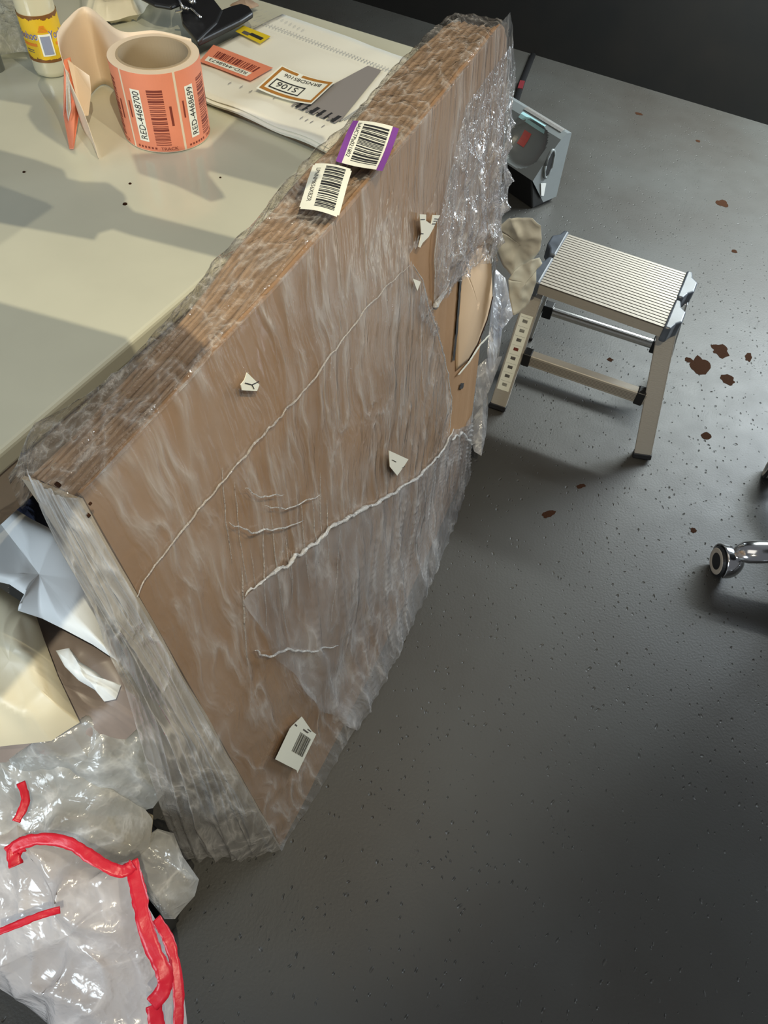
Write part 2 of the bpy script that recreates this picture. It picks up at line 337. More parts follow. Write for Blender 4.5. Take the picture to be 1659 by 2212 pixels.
# ------------------------------------------------------------------ 2D decals mapped on surfaces
def text2d(s, size):
    cu = bpy.data.curves.new('t', 'FONT'); cu.body = s; cu.size = size; cu.align_x = 'LEFT'; cu.resolution_u = 3
    o = bpy.data.objects.new('t', cu); COL.objects.link(o); bpy.context.view_layer.update()
    me = bpy.data.meshes.new_from_object(o.evaluated_get(bpy.context.evaluated_depsgraph_get()))
    vs = [(v.co.x, v.co.y) for v in me.vertices]; fs = [tuple(p.vertices) for p in me.polygons]
    bpy.data.objects.remove(o); bpy.data.curves.remove(cu); bpy.data.meshes.remove(me)
    return vs, fs
class Decal:
    def __init__(s, fn): s.fn = fn; s.mb = MB(); s.mats = []
    def mi(s, m):
        if m not in s.mats: s.mats.append(m)
        return s.mats.index(m)
    def rect(s, x0, y0, x1, y1, m, lvl=1, n=1, k=1):
        s.mb.grid(n, k, lambda a, b: s.fn(x0 + (x1 - x0) * a, y0 + (y1 - y0) * b, lvl), s.mi(m))
    def poly(s, pts, m, lvl=1):
        s.mb.add([s.fn(x, y, lvl) for x, y in pts], [tuple(range(len(pts)))], s.mi(m))
    def text(s, st, x, y, size, m, rot=0, lvl=2, fitw=None):
        vs, fs = text2d(st, size)
        if not vs: return
        wd = max(v[0] for v in vs); sx = (fitw / wd) if fitw else 1
        c, q = math.cos(rot), math.sin(rot)
        s.mb.add([s.fn(x + vx * sx * c - vy * q, y + vx * sx * q + vy * c, lvl) for vx, vy in vs], fs, s.mi(m))
    def bars(s, x0, y0, x1, y1, m, along='x', seed=1, lvl=2, n=3, dens=.5, cell=None):
        rg = random.Random(seed); L = (x1 - x0) if along == 'x' else (y1 - y0); p = 0; u = cell or L / 70
        while p < L - u:
            b = u * rg.choice([1, 1, 2, 3]); g = u * rg.choice([1, 1, 2, 2])
            if p + b > L: break
            if along == 'x': s.rect(x0 + p, y0, x0 + p + b, y1, m, lvl, 1, n)
            else: s.rect(x0, y0 + p, x1, y0 + p + b, m, lvl, n, 1)
            p += b + g
    def build(s, name, parent, label=None): return s.mb.build(name, s.mats, parent, label=label, solid=-1)
def quadmap(c, nrm, h=.0004, bend=None):
    c = [np.array(p, float) for p in c]; nrm = np.array(nrm, float)   # c: (0,0),(1,0),(1,1),(0,1)
    def fn(x, y, l):
        p = c[0] * (1 - x) * (1 - y) + c[1] * x * (1 - y) + c[2] * x * y + c[3] * (1 - x) * y
        return p + nrm * (h * l + (bend(x, y) if bend else 0))
    return fn
# ------------------------------------------------------------------ the shrink-wrapped parcel
PO = np.array([-.215, .2, 0.002]); PU = _n(np.array([.005, .93, 0])); PV = np.array([-.083, 0, 1.08]); PV = _n(PV - PU * (PV @ PU)); PN = np.cross(PU, PV)
HH = 1.083
def W(u, v, w=0.0): return PO + PU * u + PV * v + PN * w
def _hit(px, py, o, n_):
    r = ray(px, py); return CAM + r * (((o - CAM) @ n_) / (r @ n_))
def face(px, py, w=0.0):
    p = _hit(px, py, PO + PN * w, PN) - PO; return float(p @ PU), float(p @ PV)
def topp(px, py, v=HH):
    p = _hit(px, py, PO + PV * v, PV) - PO; return float(p @ PU), float(p @ PN)
def itp(x, xs, ys): return float(np.interp(x, xs, ys))
def T(u): return itp(u, [0, .1, .2, .28, .42, .55, .72, .82, .95, 1.05], [.052, .052, .056, .068, .078, .079, .088, .085, .078, .07])
def TOP(u): return itp(u, [0, .90, .94, .97, .995, 1.01, 1.02], [HH, HH, HH - .006, HH - .035, HH - .085, HH - .16, HH - .24])
def BULGE(u): return .010 * math.sin(math.pi * min(1, max(0, u)))
parcel = thing('wrapped_parcel', W(.5, 0, -.03), 'tall flat stack of brown cardboard wrapped in torn clear plastic film, leaning by the table', 'parcel')
NL = 9
def slab(k):
    mb = MB(); nu = 70; prof = []
    wob = random.random() * 20
    for i in range(nu + 1):
        u = 1.02 * i / nu; f0 = 0 if k == 0 else .10 + .9 * (k - 1) / (NL - 1); f1 = .10 + .9 * k / (NL - 1) if k else .10
        if k >= NL - 1: f1 = 1.0
        f0, f1 = min(f0, 1), min(f1, 1)
        t = T(u); b = BULGE(u)
        wa, wb = b - f0 * t, b - f1 * t
        wg = .0022 * nz(u * 9, k * 3.1) + .0015 * nz(u * 31, k * 1.7)
        tp = TOP(u) - (0 if k == 0 else .004 + .005 * abs(nz(k * 2.3, 4))) + .003 * nz(u * 14, wob) * (0.3 if k == 0 else 1)
        r = (wa - wb) * .5
        g = .0009
        ring = [(wa + wg, 0), (wa + wg, tp - r * 1.3), (wa + wg - r * .45, tp - r * .25), (wa + wg - r, tp), (wa + wg - r * 1.55, tp - r * .25), (wb + g + wg, tp - r * 1.3), (wb + g + wg, 0)]
        prof.append([W(u, v, w) for w, v in ring])
    n = len(prof[0]); vs = [p for r_ in prof for p in r_]; fs = []
    for i in range(nu):
        for j in range(n): j2 = (j + 1) % n; fs.append((i * n + j, (i + 1) * n + j, (i + 1) * n + j2, i * n + j2))
    fs += [tuple(range(n)), tuple(range(nu * n + n - 1, nu * n - 1, -1))]
    return mb.add(vs, fs)
slab(0).build('front_panel', M['kraft'], parcel)
for k in range(1, NL):
    if 1: slab(k).build('cardboard_sheet', M['kraft_edge'], parcel)
mb = MB(); mb.grid(6, 60, lambda a, b: W(-.003 + .002 * nz(a * 3, b * 9), (HH - .004) * b, .001 - (T(0) + .001) * a))
mb.build('end_panel', M['kraft_end'], parcel, solid=.003)
for px, py, r in [(125, 1047, .0022), (190, 1113, .0018), (195, 1088, .001)]:
    r0 = ray(px, py); p = CAM + r0 * (((PO - PU * .006 - CAM) @ PU) / (r0 @ PU)); MB().lathe([(0, .001), (r, .001), (r, -.001)], p, 12, axis=-PU).build('knot_hole', M['chip'], parcel)

M['film'] = film('clear_film', haze=.05, hazevar=.20, bscale=(15, 15, 2.2), rough=.12, bump=.75, fine=60, crease=.42, warp=.8, dist=.010)
M['film_tight'] = film('clear_film_tight', tint=(.97, .94, .89), haze=.02, hazevar=.06, bscale=(30, 20, 30), rough=.07, bump=1.0, fine=90, crease=.5, dist=.006)
M['film_bunch'] = film('bunched_film', tint=(.95, .92, .88), haze=.30, hazevar=.35, bscale=(22, 22, 3), rough=.2, bump=.5, fine=50, crease=.7, dist=.010)
M['film_fold'] = film('folded_film', haze=.55, hazevar=.3, bscale=(60, 60, 60), rough=.15, bump=.8, fine=200)
M['film_faint'] = film('thin_film_seam', tint=(.98, .95, .92), haze=.30, hazevar=.3, bscale=(90, 90, 90), rough=.15, bump=.8, fine=200)
M['film_pocket'] = film('loose_film_pocket', tint=(.95, .96, 1), haze=.30, hazevar=.35, bscale=(18, 18, 7), rough=.14, bump=.7, fine=70, crease=.9, dist=.008)

M['film_double'] = film('double_film', tint=(.98, .98, 1), haze=.09, hazevar=.28, bscale=(12, 12, 2.4), rough=.16, bump=.6, fine=60, crease=.5, warp=.8, dist=.010)
M['film_crinkle'] = film('crinkled_film', tint=(.98, .98, 1), haze=.03, hazevar=.14, bscale=(34, 34, 22), rough=.07, bump=1.0, fine=60, crease=.5, warp=1.0, dist=.012)
HOLE = [(870, 566), (893, 600), (905, 650), (930, 715), (953, 795), (965, 880), (958, 944), (985, 935), (1008, 905), (1030, 868), (1052, 800), (1058, 745), (1062, 690), (1063, 600), (1050, 548), (1012, 566), (985, 592), (955, 608), (922, 648), (921, 600), (919, 545), (925, 480), (922, 455), (898, 470), (880, 528), (862, 545)]
HUV = [face(*p) for p in HOLE]
def inside(u, v, poly):
    c = False; n = len(poly)
    for i in range(n):
        x1, y1 = poly[i]; x2, y2 = poly[i - 1]
        if (y1 > v) != (y2 > v) and u < (x2 - x1) * (v - y1) / (y2 - y1) + x1: c = not c
    return c
def EXT(v): return itp(v, [0, .1, .25, .35, .44, .55, .66, .8, .95, 1.05, 1.09], [1.15, 1.15, 1.12, 1.095, 1.09, 1.12, 1.135, 1.11, 1.04, .985, .95])
def filmw(u, v, cr=1.0):
    b = BULGE(u) + .0035
    amp = itp(v, [0, .4, .8, 1.08], [1.0, .8, .45, .15]) * itp(u, [0, .15, .5, 1.1], [.35, .7, 1, 1.2])
    fan = (u - .35) / (.35 + .65 * v)
    c = ridge(fan * 9 + .5 * nz(u * 3, v * 3, 3), v * 2.2) ** 6 * .0045 + ridge(fan * 17, v * 4 + u, 4) ** 8 * .0025 + .003 * nz(u * 7, v * 4, 6)
    c *= 1.0
    hot = max(0, 1 - ((u - .93) / .22) ** 2) * max(0, 1 - ((v - .72) / .30) ** 2)
    c += hot * (.016 * nz(u * 22, v * 20, 4) + .011 * ridge(u * 15 + v * 6, v * 11, 7) ** 3)
    b += amp * cr * max(-.002, c)
    if v < .3: b += .030 * ((.3 - v) / .3) ** 2 * math.sin(math.pi * min(1, max(0.02, u / 1.05))) ** .8
    if u > 1.0: b -= (u - 1.0) / .14 * .035
    return b
def fsheet(a, b):
    v = .002 + (HH + .002) * b; ex = EXT(v); u = -.008 + (ex + .008) * a
    q = W(u, v, filmw(u, v) + (.004 * nz(v * 40, 1) if a > .98 else 0)); 
    if q[2] < .004: q[2] = .004
    return q
wrap = MB()
def fmask(a, b):
    v = .002 + (HH + .002) * b; u = -.008 + (EXT(v) + .008) * a
    return inside(u + .004 * nz(u * 70, v * 70), v + .004 * nz(v * 70, u * 70, 3), HUV)
wrap.grid(230, 230, fsheet, 0, fmask)
# second layer of film below the white fold
FOLD = [face(*p) for p in [(515, 1275), (560, 1235), (600, 1212), (640, 1180), (690, 1135), (745, 1100), (800, 1078), (850, 1045), (900, 1010), (945, 965), (965, 925), (1050, 900)]]
fu = [q[0] for q in FOLD]; fv = [q[1] for q in FOLD]
def f2(a, b):
    s0 = fu[0] - .01; v0 = itp(s0, fu, fv) * b; ul = s0 + .16 * (1 - b) ** 1.3 + .012 * nz(b * 7, 2); u = ul + (1.09 - ul) * a; top_ = itp(u, fu, fv); v = .004 + (top_ - .004) * b
    q = W(u, v, filmw(u, v) + .004 + .006 * max(0, ridge(u * 13 + .3 * v, v * 2.0, 9)) ** 5 + .003 * nz(u * 9, v * 5, 12)); q[2] = max(q[2], .005); return q
wrap.grid(120, 120, f2, 4)
# strongly crinkled extra film towards the far top corner
CR0, CR1, CV0, CV1 = .60, 1.06, .56, 1.04
def f3(a, b):
    v = CV0 + (CV1 - CV0) * b; lo = CR0 + .22 * abs(b - .55) * 1.6 + .02 * nz(b * 9, 1); hi = min(CR1, EXT(v) - .01); u = lo + (hi - lo) * a
    e = (math.sin(math.pi * min(1, max(0, b))) ** .6) * min(1, a * 5) * min(1, (1 - a) * 8 + .3)
    h = .013 * ridge(u * 15 + v * 5, v * 9 - u * 3, 21) ** 3 + .008 * ridge(u * 24 - v * 9, v * 17, 22) ** 3 + .006 * nz(u * 30, v * 24, 23)
    return W(u, v, filmw(u, v) + .003 + e * max(0, h))
def m3(a, b):
    q = f3(a, b) - PO; return inside(float(q @ PU), float(q @ PV), HUV)
wrap.grid(150, 150, f3, 5, m3)
# top sheet over the ridges and over the table-side edge
def tsheet(a, b):
    u = -.01 + .99 * a; t = T(max(0, u)); over = .012 + .010 * abs(nz(u * 9, 5)) + .008 * abs(nz(u * 27, 2)) + (.02 * math.exp(-((u - .035) / .03) ** 2))
    w = BULGE(u) + .004 - (t + .004 + over) * b
    v = TOP(max(0, u)) + .004 + .004 * max(0, ridge(u * 12 + 6 * w, w * 40, 1) ** 4) * (1 if u < .5 else .5) + .0018 * nz(u * 30, w * 60)
    if b > .8: v -= .05 * ((b - .8) / .2) ** 1.5
    if b < .06: v -= .003
    return W(u, v, w)
wrap.grid(260, 40, tsheet, 1)
# far pocket back layer
def bsheet(a, b):
    v = .002 + (HH - .02) * b; u = .9 + (EXT(v) - .9) * a; f = max(0, (u - 1.0) / max(.02, EXT(v) - 1.0))
    q = W(u, v, -T(1.0) - .006 + f * (T(1.0) - .030) + .006 * nz(u * 25, v * 14)); q[2] = max(q[2], .004); return q
wrap.grid(40, 120, bsheet, 2)
# loose bunched film at the near end
LB = [(58, 1012, -.005), (85, 1090, -.008), (120, 1165, -.012), (160, 1235, -.016), (200, 1310, -.022), (228, 1400, -.03), (268, 1480, -.04), (300, 1590, -.055), (325, 1680, -.07), (355, 1770, -.085), (380, 1830, -.10), (392, 1856, -.105)]
LBW = [PY(px, py, PO[1] + u) for px, py, u in LB]
def esheet(a, b):
    i = b * (len(LBW) - 1); j = min(int(i), len(LBW) - 2); f = i - j; Lp = LBW[j] * (1 - f) + LBW[j + 1] * f
    vr = HH * (1 - b) + .004; Rp = W(-.006, vr, .004)
    if b > .93: Rp = Rp
    p = Rp * (1 - a) + Lp * a
    env = math.sin(math.pi * min(1, a * 1.0)) ** .7
    amp = .005 + .014 * b
    d = ridge(a * 5 + .5 * nz(b * 3, a * 3), b * 1.1, 2) ** 2 * amp * .8 + ridge(a * 12, b * 2.5, 6) ** 3 * amp * .3
    p = p - PU * (d * env + .004 * env)
    if b > .9: p[2] += (b - .9) / .1 * (.012 * nz(a * 8, 3) + .022 * math.sin(a * math.pi) ** 1)
    p[2] = max(p[2], .004)
    return p
wrap.grid(110, 220, esheet, 3)
wrap.build('plastic_film', [M['film'], M['film_tight'], M['film_pocket'], M['film_bunch'], M['film_double'], M['film_crinkle']], parcel, smooth=True, solid=-1)
def strand(pts, r, m='film_fold', name='film_fold', off=.006, jit=.25, seg=10, flat=.7, space='face', taper=True, wig=.0):
    q = []
    for i in range(len(pts) - 1):
        for s in range(seg):
            f = s / seg; q.append((pts[i][0] * (1 - f) + pts[i + 1][0] * f, pts[i][1] * (1 - f) + pts[i + 1][1] * f))
    q.append(pts[-1]); path = []; rr = []; sd = random.random() * 30
    for i, (px, py) in enumerate(q):
        if space == 'face':
            u, v = face(px, py); u += wig * nz(i * .35, sd); v += wig * nz(i * .35, sd, 4); path.append(W(u, v, max(filmw(u, v), .004) + off))
        elif space == 'top': u, ww = topp(px, py, HH + .012); path.append(W(u, HH + .010 + .003 * nz(i * .5, sd), ww))
        f = i / (len(q) - 1); rr.append(r * (1 + jit * nz(i * .7, sd, 2)) * ((.25 + .75 * math.sin(math.pi * min(1, max(0, f))) ** .5) if taper else 1))
    MB().tube(path, rr, 6, flat=flat).build(name, M[m], parcel, smooth=True)
strand([(285, 1282), (320, 1215), (400, 1110), (440, 1060), (500, 985), (560, 920), (590, 880), (640, 830), (700, 745), (760, 665), (820, 605), (862, 566)], .0013, 'film_faint', 'film_seam', .002, .5, wig=.004)
strand([(515, 1275), (560, 1235), (600, 1212), (640, 1180), (690, 1135), (745, 1100), (800, 1078), (850, 1045), (900, 1010), (945, 965), (965, 925)], .0034, 'film_fold', 'film_fold', .004, .7, wig=.008)
strand([(532, 1398), (560, 1410), (600, 1396), (650, 1398), (710, 1388)], .0022, wig=.004)
strand([(470, 1120), (520, 1140), (570, 1135), (630, 1118)], .0014, wig=.004)
strand([(500, 1045), (540, 1065), (585, 1060)], .0010, wig=.003)
strand([(545, 1085), (590, 1092), (640, 1070), (665, 1060)], .0010, wig=.003)
strand([HOLE[i] for i in (0, 1, 2, 3, 4, 5, 6)], .0016, 'film_fold', 'torn_edge', .001)
strand([HOLE[i] for i in (15, 16, 17, 18)], .0014, 'film_fold', 'torn_edge', .001)
strand([(922, 646), (920, 660), (927, 645), (945, 622)], .0045, 'film_fold', 'torn_edge', .003)
strand([HOLE[i] for i in (18, 19, 20, 21, 22)], .0012, 'film_fold', 'torn_edge', .001)
strand([(960, 945), (985, 930), (1005, 955), (1040, 960)], .004, 'film_fold', 'torn_edge', .006, .8, wig=.01)
for a_ in range(14):   # fan of soft pleats towards the lower end
    x0 = 470 + a_ * 19 + random.uniform(-10, 10); y0 = 1000 + random.uniform(-60, 260); ln = random.uniform(90, 260)
    dx = (700 - x0) * .12 + random.uniform(-18, 18)
    if not (180 + (y0 + ln - 1040) * .52 < x0 + dx - 40 and x0 < 1010 - (y0 - 980) * .42 - 30): continue
    strand([(x0, y0), (x0 + dx * .4, y0 + ln * .5), (x0 + dx, y0 + ln)], random.uniform(.0005, .0011), 'film_faint', 'film_pleat', .001, .6, wig=.0015)
# raised patch in a lighter brown inside the hole, marker stroke, cut line
flp = [(987, 566), (1012, 545), (1040, 530), (1060, 560), (1062, 640), (1050, 690), (1028, 745), (1005, 780), (978, 800), (978, 700), (984, 620)]
fuv = [face(*p) for p in flp]; fc = np.mean(np.array(fuv), axis=0)
def flap(a, b):
    i = b * len(fuv); j = int(i) % len(fuv); f = i - int(i); e = np.array(fuv[j]) * (1 - f) + np.array(fuv[(j + 1) % len(fuv)]) * f
    q = fc * (1 - a) + e * a; return W(q[0], q[1], BULGE(q[0]) + .001 + .010 * (1 - a ** 3))
MB().grid(10, 66, flap).build('pale_raised_patch', M['kraft_light'], parcel, smooth=True, solid=.0015)
def stroke(pts, wpx, m, name, off=.0016, n=8):
    q = []
    for i in range(len(pts) - 1):
        for s in range(n): f = s / n; q.append((pts[i][0] * (1 - f) + pts[i + 1][0] * f, pts[i][1] * (1 - f) + pts[i + 1][1] * f))
    q.append(pts[-1]); vs = []
    for i, (x, y) in enumerate(q):
        for sgn in (-1, 1):
            u, v = face(x + sgn * wpx * (1 + .6 * nz(i * .8, sgn * 3)) * .5, y); vs.append(W(u, v, BULGE(u) + off))
    MB().add(vs, [(2 * i, 2 * i + 2, 2 * i + 3, 2 * i + 1) for i in range(len(q) - 1)]).build(name, M[m] if isinstance(m, str) else m, parcel, solid=.0006)
stroke([(986, 572), (982, 640), (977, 710), (970, 776)], 4.5, 'ink', 'marker_line', .0035)
stroke([(1062, 640), (1050, 690), (1030, 742), (1008, 778)], 3, 'chip', 'cut_line', .0022)
stroke([(1052, 722), (1030, 745), (1005, 780), (980, 806)], 4, 'paper', 'torn_paper_strip', .006)
stroke([(993, 826), (990, 838)], 8, 'ink', 'ink_spot', .003)
def facebit(pts, m, name, off=.0075, marks=None):
    uv = [face(*p) for p in pts]; mats = [M[m]]
    q = [W(u, v, max(filmw(u, v), .004) * 0 + BULGE(u) + off) for u, v in uv]
    mb = MB(); mb.prism(q, PN * .0008)
    if marks:
        mats.append(M['ink'])
        for seg in marks:
            z = [face(*p) for p in seg]; a = W(*z[0], BULGE(z[0][0]) + off + .0012); b = W(*z[1], BULGE(z[1][0]) + off + .0012); mb.bar(a, b, seg[2] if len(seg) > 2 else .0008, .0003, PN, 1)
    mb.build(name, mats, parcel, solid=-1)
facebit([(505, 796), (532, 822), (527, 836), (495, 834), (492, 822), (500, 812)], 'label_white', 'label_scrap', marks=[((500, 818), (515, 822)), ((515, 822), (530, 815)), ((515, 822), (520, 831))])
facebit([(876, 456), (891, 457), (891, 470), (903, 478), (907, 458), (924, 459), (914, 475), (909, 486), (898, 505), (884, 518), (879, 528), (875, 526), (881, 500)], 'paper', 'label_scrap', .009, marks=[((878, 467), (888, 467)), ((910, 466), (920, 467)), ((908, 471), (917, 471)), ((905, 477), (913, 477)), ((879, 497), (885, 498))])
facebit([(865, 595), (884, 602), (876, 622)], 'paper', 'label_scrap', .0075)
facebit([(815, 965), (860, 985), (850, 1000), (835, 1020), (818, 1000)], 'paper', 'label_scrap', .009, marks=[((822, 985), (832, 990)), ((845, 1003), (852, 1000))])
# white product label near the bottom
lb = [(580, 1625), (627, 1532), (659, 1581), (618, 1663)]
def fpt(p, o=.012): u, v = face(*p); return W(u, v, BULGE(u) + o)
A_, B_, C_, D_ = fpt((577, 1632)), fpt((628, 1658)), fpt((665, 1575)), fpt((618, 1540))
fn = quadmap([A_, B_, C_, D_], PN, .0004)
d = Decal(fn)
d.poly([(0, 0), (.92, .0), (1.0, -.06), (1.0, .1), (1.02, .97), (.80, .97), (.20, 1.1), (.03, .8), (0, .72)], M['label_white'], 1)
d.rect(0.02, .285, .98, .295, M['ink'])
d.bars(.40, .33, .92, .80, M['ink'], 'x', 5, dens=.5); d.rect(.45, .86, .85, .90, M['groove']); d.rect(.60, .93, .98, .96, M['groove'])
d.rect(.1, .18, .30, .24, M['groove']); d.rect(.42, .17, .68, .24, M['groove']); d.rect(.42, .06, .72, .13, M['ink']); d.rect(.1, .08, .32, .14, M['groove']); d.rect(.80, .1, .88, .18, M['groove']); d.rect(.1, .84, .2, .88, M['groove'])
d.build('product_label', parcel)
# purple edged inventory label on top
def tpt(p, v=HH + .014): u, ww = topp(p[0], p[1], v); return W(u, v, ww)
TL, TR, BR, BL = [tpt(p) for p in ((763, 261), (862, 279), (826, 373), (725, 346))]
bend = lambda x, y: .002 * math.sin(3 * y + 4 * x)
fn = quadmap([TL, BL, BR, TR], PV, .0004, bend)      # x runs down the label, y towards the right
d = Decal(fn)
d.rect(0, 0, 1, .26, M['purple'], 1, 8, 3); d.rect(0, .87, 1, 1, M['purple'], 1, 8, 3); d.rect(0, .13, 1, .87, M['label_white'], 2, 8, 8)
d.text('IsAUCTPa021802', .07, .155, .115, M['ink'], lvl=3, fitw=.78)
d.bars(.09, .28, .93, .83, M['ink'], 'x', 11, 3, 4, cell=.013)
d.build('barcode_label', parcel, 'purple edged white barcode label')
TL, TR, BR, BL = [tpt(p) for p in ((678, 354), (761, 366), (731, 468), (645, 450))]
fn = quadmap([TL, BL, BR, TR], PV, .0004, lambda x, y: .0022 * math.sin(3.3 * y) + .001 * math.sin(5 * x))
d = Decal(fn); n_ = 6
rc = [(.04, 0), (.96, 0), (1, .04), (1, .96), (.96, 1), (.04, 1), (0, .96), (0, .04)]
d.rect(0, .04, 1, .96, M['label_white'], 1, 8, 8); d.rect(.04, 0, .96, .04, M['label_white'], 1, 8, 1); d.rect(.04, .96, .96, 1, M['label_white'], 1, 8, 1)
d.text('LPNNM656X8ZR', .12, .13, .16, M['groove'], lvl=2, fitw=.72)
d.bars(.06, .36, .93, .86, M['ink'], 'x', 23, 2, 4, cell=.012)
d.build('barcode_label', parcel, 'plain white barcode label with rounded corners')

def puff(pts, thick, amp, m, name, parent=None, nr=16, nt=90, freq=14, back=.5, up=(0, -.15, 1), pw=4, seed=0, closed=True):
    """crumpled lump: outline of (px, py, z) points, swelling up and down from that outline"""
    q = [P(*p) for p in pts]; c = np.mean(q, axis=0); up = _n(np.array(up, float)); n = len(q)
    def edge(b):
        i = (b % 1) * n; j = int(i); f = i - j; f = f * f * (3 - 2 * f) * .4 + f * .6; return q[j % n] * (1 - f) + q[(j + 1) % n] * f
    def lay(s):
        def g(a, b):
            e = edge(b); p = c * (1 - a) + e * a; x, y = p[0] * freq, p[1] * freq
            h = thick * (1 - a ** pw) * (1 if s > 0 else back)
            cr = amp * (ridge(x + .5 * nz(y, x, seed), y, seed) ** 3 + .35 * ridge(x * 2.1, y * 2.1, seed + 4) ** 4) * (1 - a ** 8)
            return p + up * s * (h + cr) + np.array([0, 0, amp * .4 * nz(x * 2, y * 2, seed + 9)])
        return g
    mb = MB(); mb.grid(nr, nt, lay(1)); 
    if closed: mb.grid(nr, nt, lay(-1))
    return mb.build(name, m, parent, smooth=True, solid=-1)
# torn white paper sticking out at the far edge
def tpaper(pts, y, m, name, lines=()):
    q = [PY(px, py, y) for px, py in pts]; c = np.mean(q, axis=0); n = len(q); nm = np.array([.3, -1, .2]); nm = _n(nm)
    def g(a, b):
        i = (b % 1) * n; j = int(i); f = i - j; e = q[j % n] * (1 - f) + q[(j + 1) % n] * f; p = c * (1 - a) + e * a
        return p + nm * (.010 * ridge(p[0] * 22, p[2] * 16, 3) + .004 * nz(p[0] * 60, p[2] * 60))
    MB().grid(10, n * 6, g).build(name, m, parcel, smooth=True, solid=.0008)
M['paper_old'] = mat('stained_backing_paper', (.47, .46, .41), .55, var=.12, vscale=18, bump=.3, bscale=30)
tpaper([(1072, 492), (1100, 468), (1128, 470), (1150, 468), (1168, 484), (1170, 512), (1166, 535), (1150, 560), (1135, 572), (1118, 582), (1105, 592), (1088, 575), (1068, 530)], 1.27, M['paper_old'], 'torn_backing_paper')
tpaper([(1098, 600), (1110, 582), (1130, 570), (1148, 556), (1165, 554), (1171, 565), (1158, 580), (1158, 605), (1150, 630), (1140, 655), (1122, 672), (1108, 676), (1100, 640)], 1.26, mat('pale_torn_paper', (.60, .62, .58), .55, bump=.2, bscale=30), 'torn_backing_paper')
puff([(1070, 580, .42), (1092, 600, .40), (1100, 640, .38), (1112, 678, .34), (1085, 712, .33), (1078, 770, .25), (1060, 830, .2), (1052, 760, .3), (1060, 680, .36)], .012, .006, M['film_pocket'], 'loose_film_tail', parcel, up=(.3, -1, .3), freq=20)
puff([(1020, 800, .25), (1050, 775, .27), (1085, 770, .25), (1075, 795, .22), (1050, 815, .2), (1055, 880, .1), (1050, 940, .08), (1040, 985, .06), (1024, 975, .07), (1005, 915, .1), (1020, 870, .18)], .012, .008, M['film_pocket'], 'loose_film_tail', parcel, up=(.3, -1, .3), freq=24)

# ------------------------------------------------------------------ waste pile at the lower left
M['white_foam'] = mat('white_foam_sheet', (.80, .84, .86), .5, bump=.25, bscale=9)
M['cream_bag'] = mat('cream_plastic_bag', (.66, .60, .44), .42, bump=.4, bscale=14, var=.06)
M['taupe_bag'] = mat('sheer_taupe_bag', (.30, .25, .23), .42, bump=.3, bscale=10, var=.12, vscale=7)
M['navy'] = mat('navy_fabric', (.010, .014, .035), .9, bump=.8, bscale=180)
M['film_bag'] = film('clear_waste_bag', tint=(.95, .95, .93), haze=.38, hazevar=.35, bscale=(11, 11, 11), rough=.18, bump=.6, fine=40, crease=.7, dist=.010)
M['film_pink'] = film('drawstring_bag_film', tint=(.99, .94, .93), haze=.62, hazevar=.30, bscale=(9, 9, 9), rough=.18, bump=.6, fine=40, crease=.6, dist=.010)
M['film_grey'] = film('grey_waste_film', tint=(.84, .86, .86), haze=.40, hazevar=.25, bscale=(10, 10, 10), rough=.2, bump=.6, fine=40, crease=.6, dist=.010)
M['red_tape'] = mat('red_drawstring_tape', (.62, .015, .035), .35, bump=.5, bscale=60)
tag(puff([(-80, 1020, .70), (0, 1078, .70), (70, 1122, .70), (128, 1152, .70), (160, 1185, .69), (200, 1262, .67), (212, 1325, .66), (256, 1430, .64), (200, 1392, .65), (140, 1360, .66), (90, 1335, .66), (38, 1318, .68), (55, 1285, .69), (20, 1262, .69), (-80, 1240, .70)], .012, .006, M['white_foam'], 'foam_sheet', freq=6, back=.3), 'bright white foam sheet sticking out below the table edge', 'packing foam')
tag(puff([(-80, 1215, .655), (30, 1290, .655), (75, 1318, .65), (95, 1380, .64), (125, 1460, .62), (172, 1560, .60), (110, 1600, .59), (0, 1612, .58), (-80, 1600, .58)], .028, .012, M['cream_bag'], 'cream_bag', freq=8, back=.1), 'cream plastic bag in the waste pile, under the white foam sheet', 'bag')
tag(puff([(-40, 1330, .60), (75, 1318, .61), (150, 1360, .61), (250, 1420, .60), (300, 1500, .57), (310, 1560, .54), (250, 1620, .52), (120, 1640, .52), (-40, 1650, .52)], .02, .010, M['taupe_bag'], 'taupe_bag', freq=7, back=.2), 'smooth sheer taupe bag between the cream bag and the parcel', 'bag')
tag(puff([(120, 1405, .635), (150, 1400, .635), (165, 1425, .633), (205, 1450, .63), (232, 1472, .625), (262, 1480, .62), (250, 1510, .615), (225, 1515, .615), (205, 1490, .62), (170, 1470, .625), (140, 1440, .63)], .008, .005, M['white_foam'], 'foam_scrap', freq=16), 'torn white foam scrap lying on the taupe bag', 'packing foam')
tag(puff([(25, 1095, .58), (38, 1075, .58), (60, 1062, .58), (85, 1080, .57), (110, 1130, .55), (130, 1190, .54), (60, 1170, .55)], .02, .006, M['navy'], 'navy_cloth', freq=20), 'navy fabric showing in the gap below the table corner', 'cloth')
tag(puff([(20, 1640, .53), (90, 1590, .55), (150, 1565, .55), (230, 1525, .53), (300, 1512, .51), (335, 1580, .50), (350, 1650, .48), (355, 1710, .45), (330, 1745, .43), (260, 1760, .42), (150, 1760, .42), (50, 1740, .44)], .035, .020, M['film_grey'], 'grey_waste_film', freq=9, back=.1), 'crumpled greyish clear film bunched against the parcel end', 'plastic film')
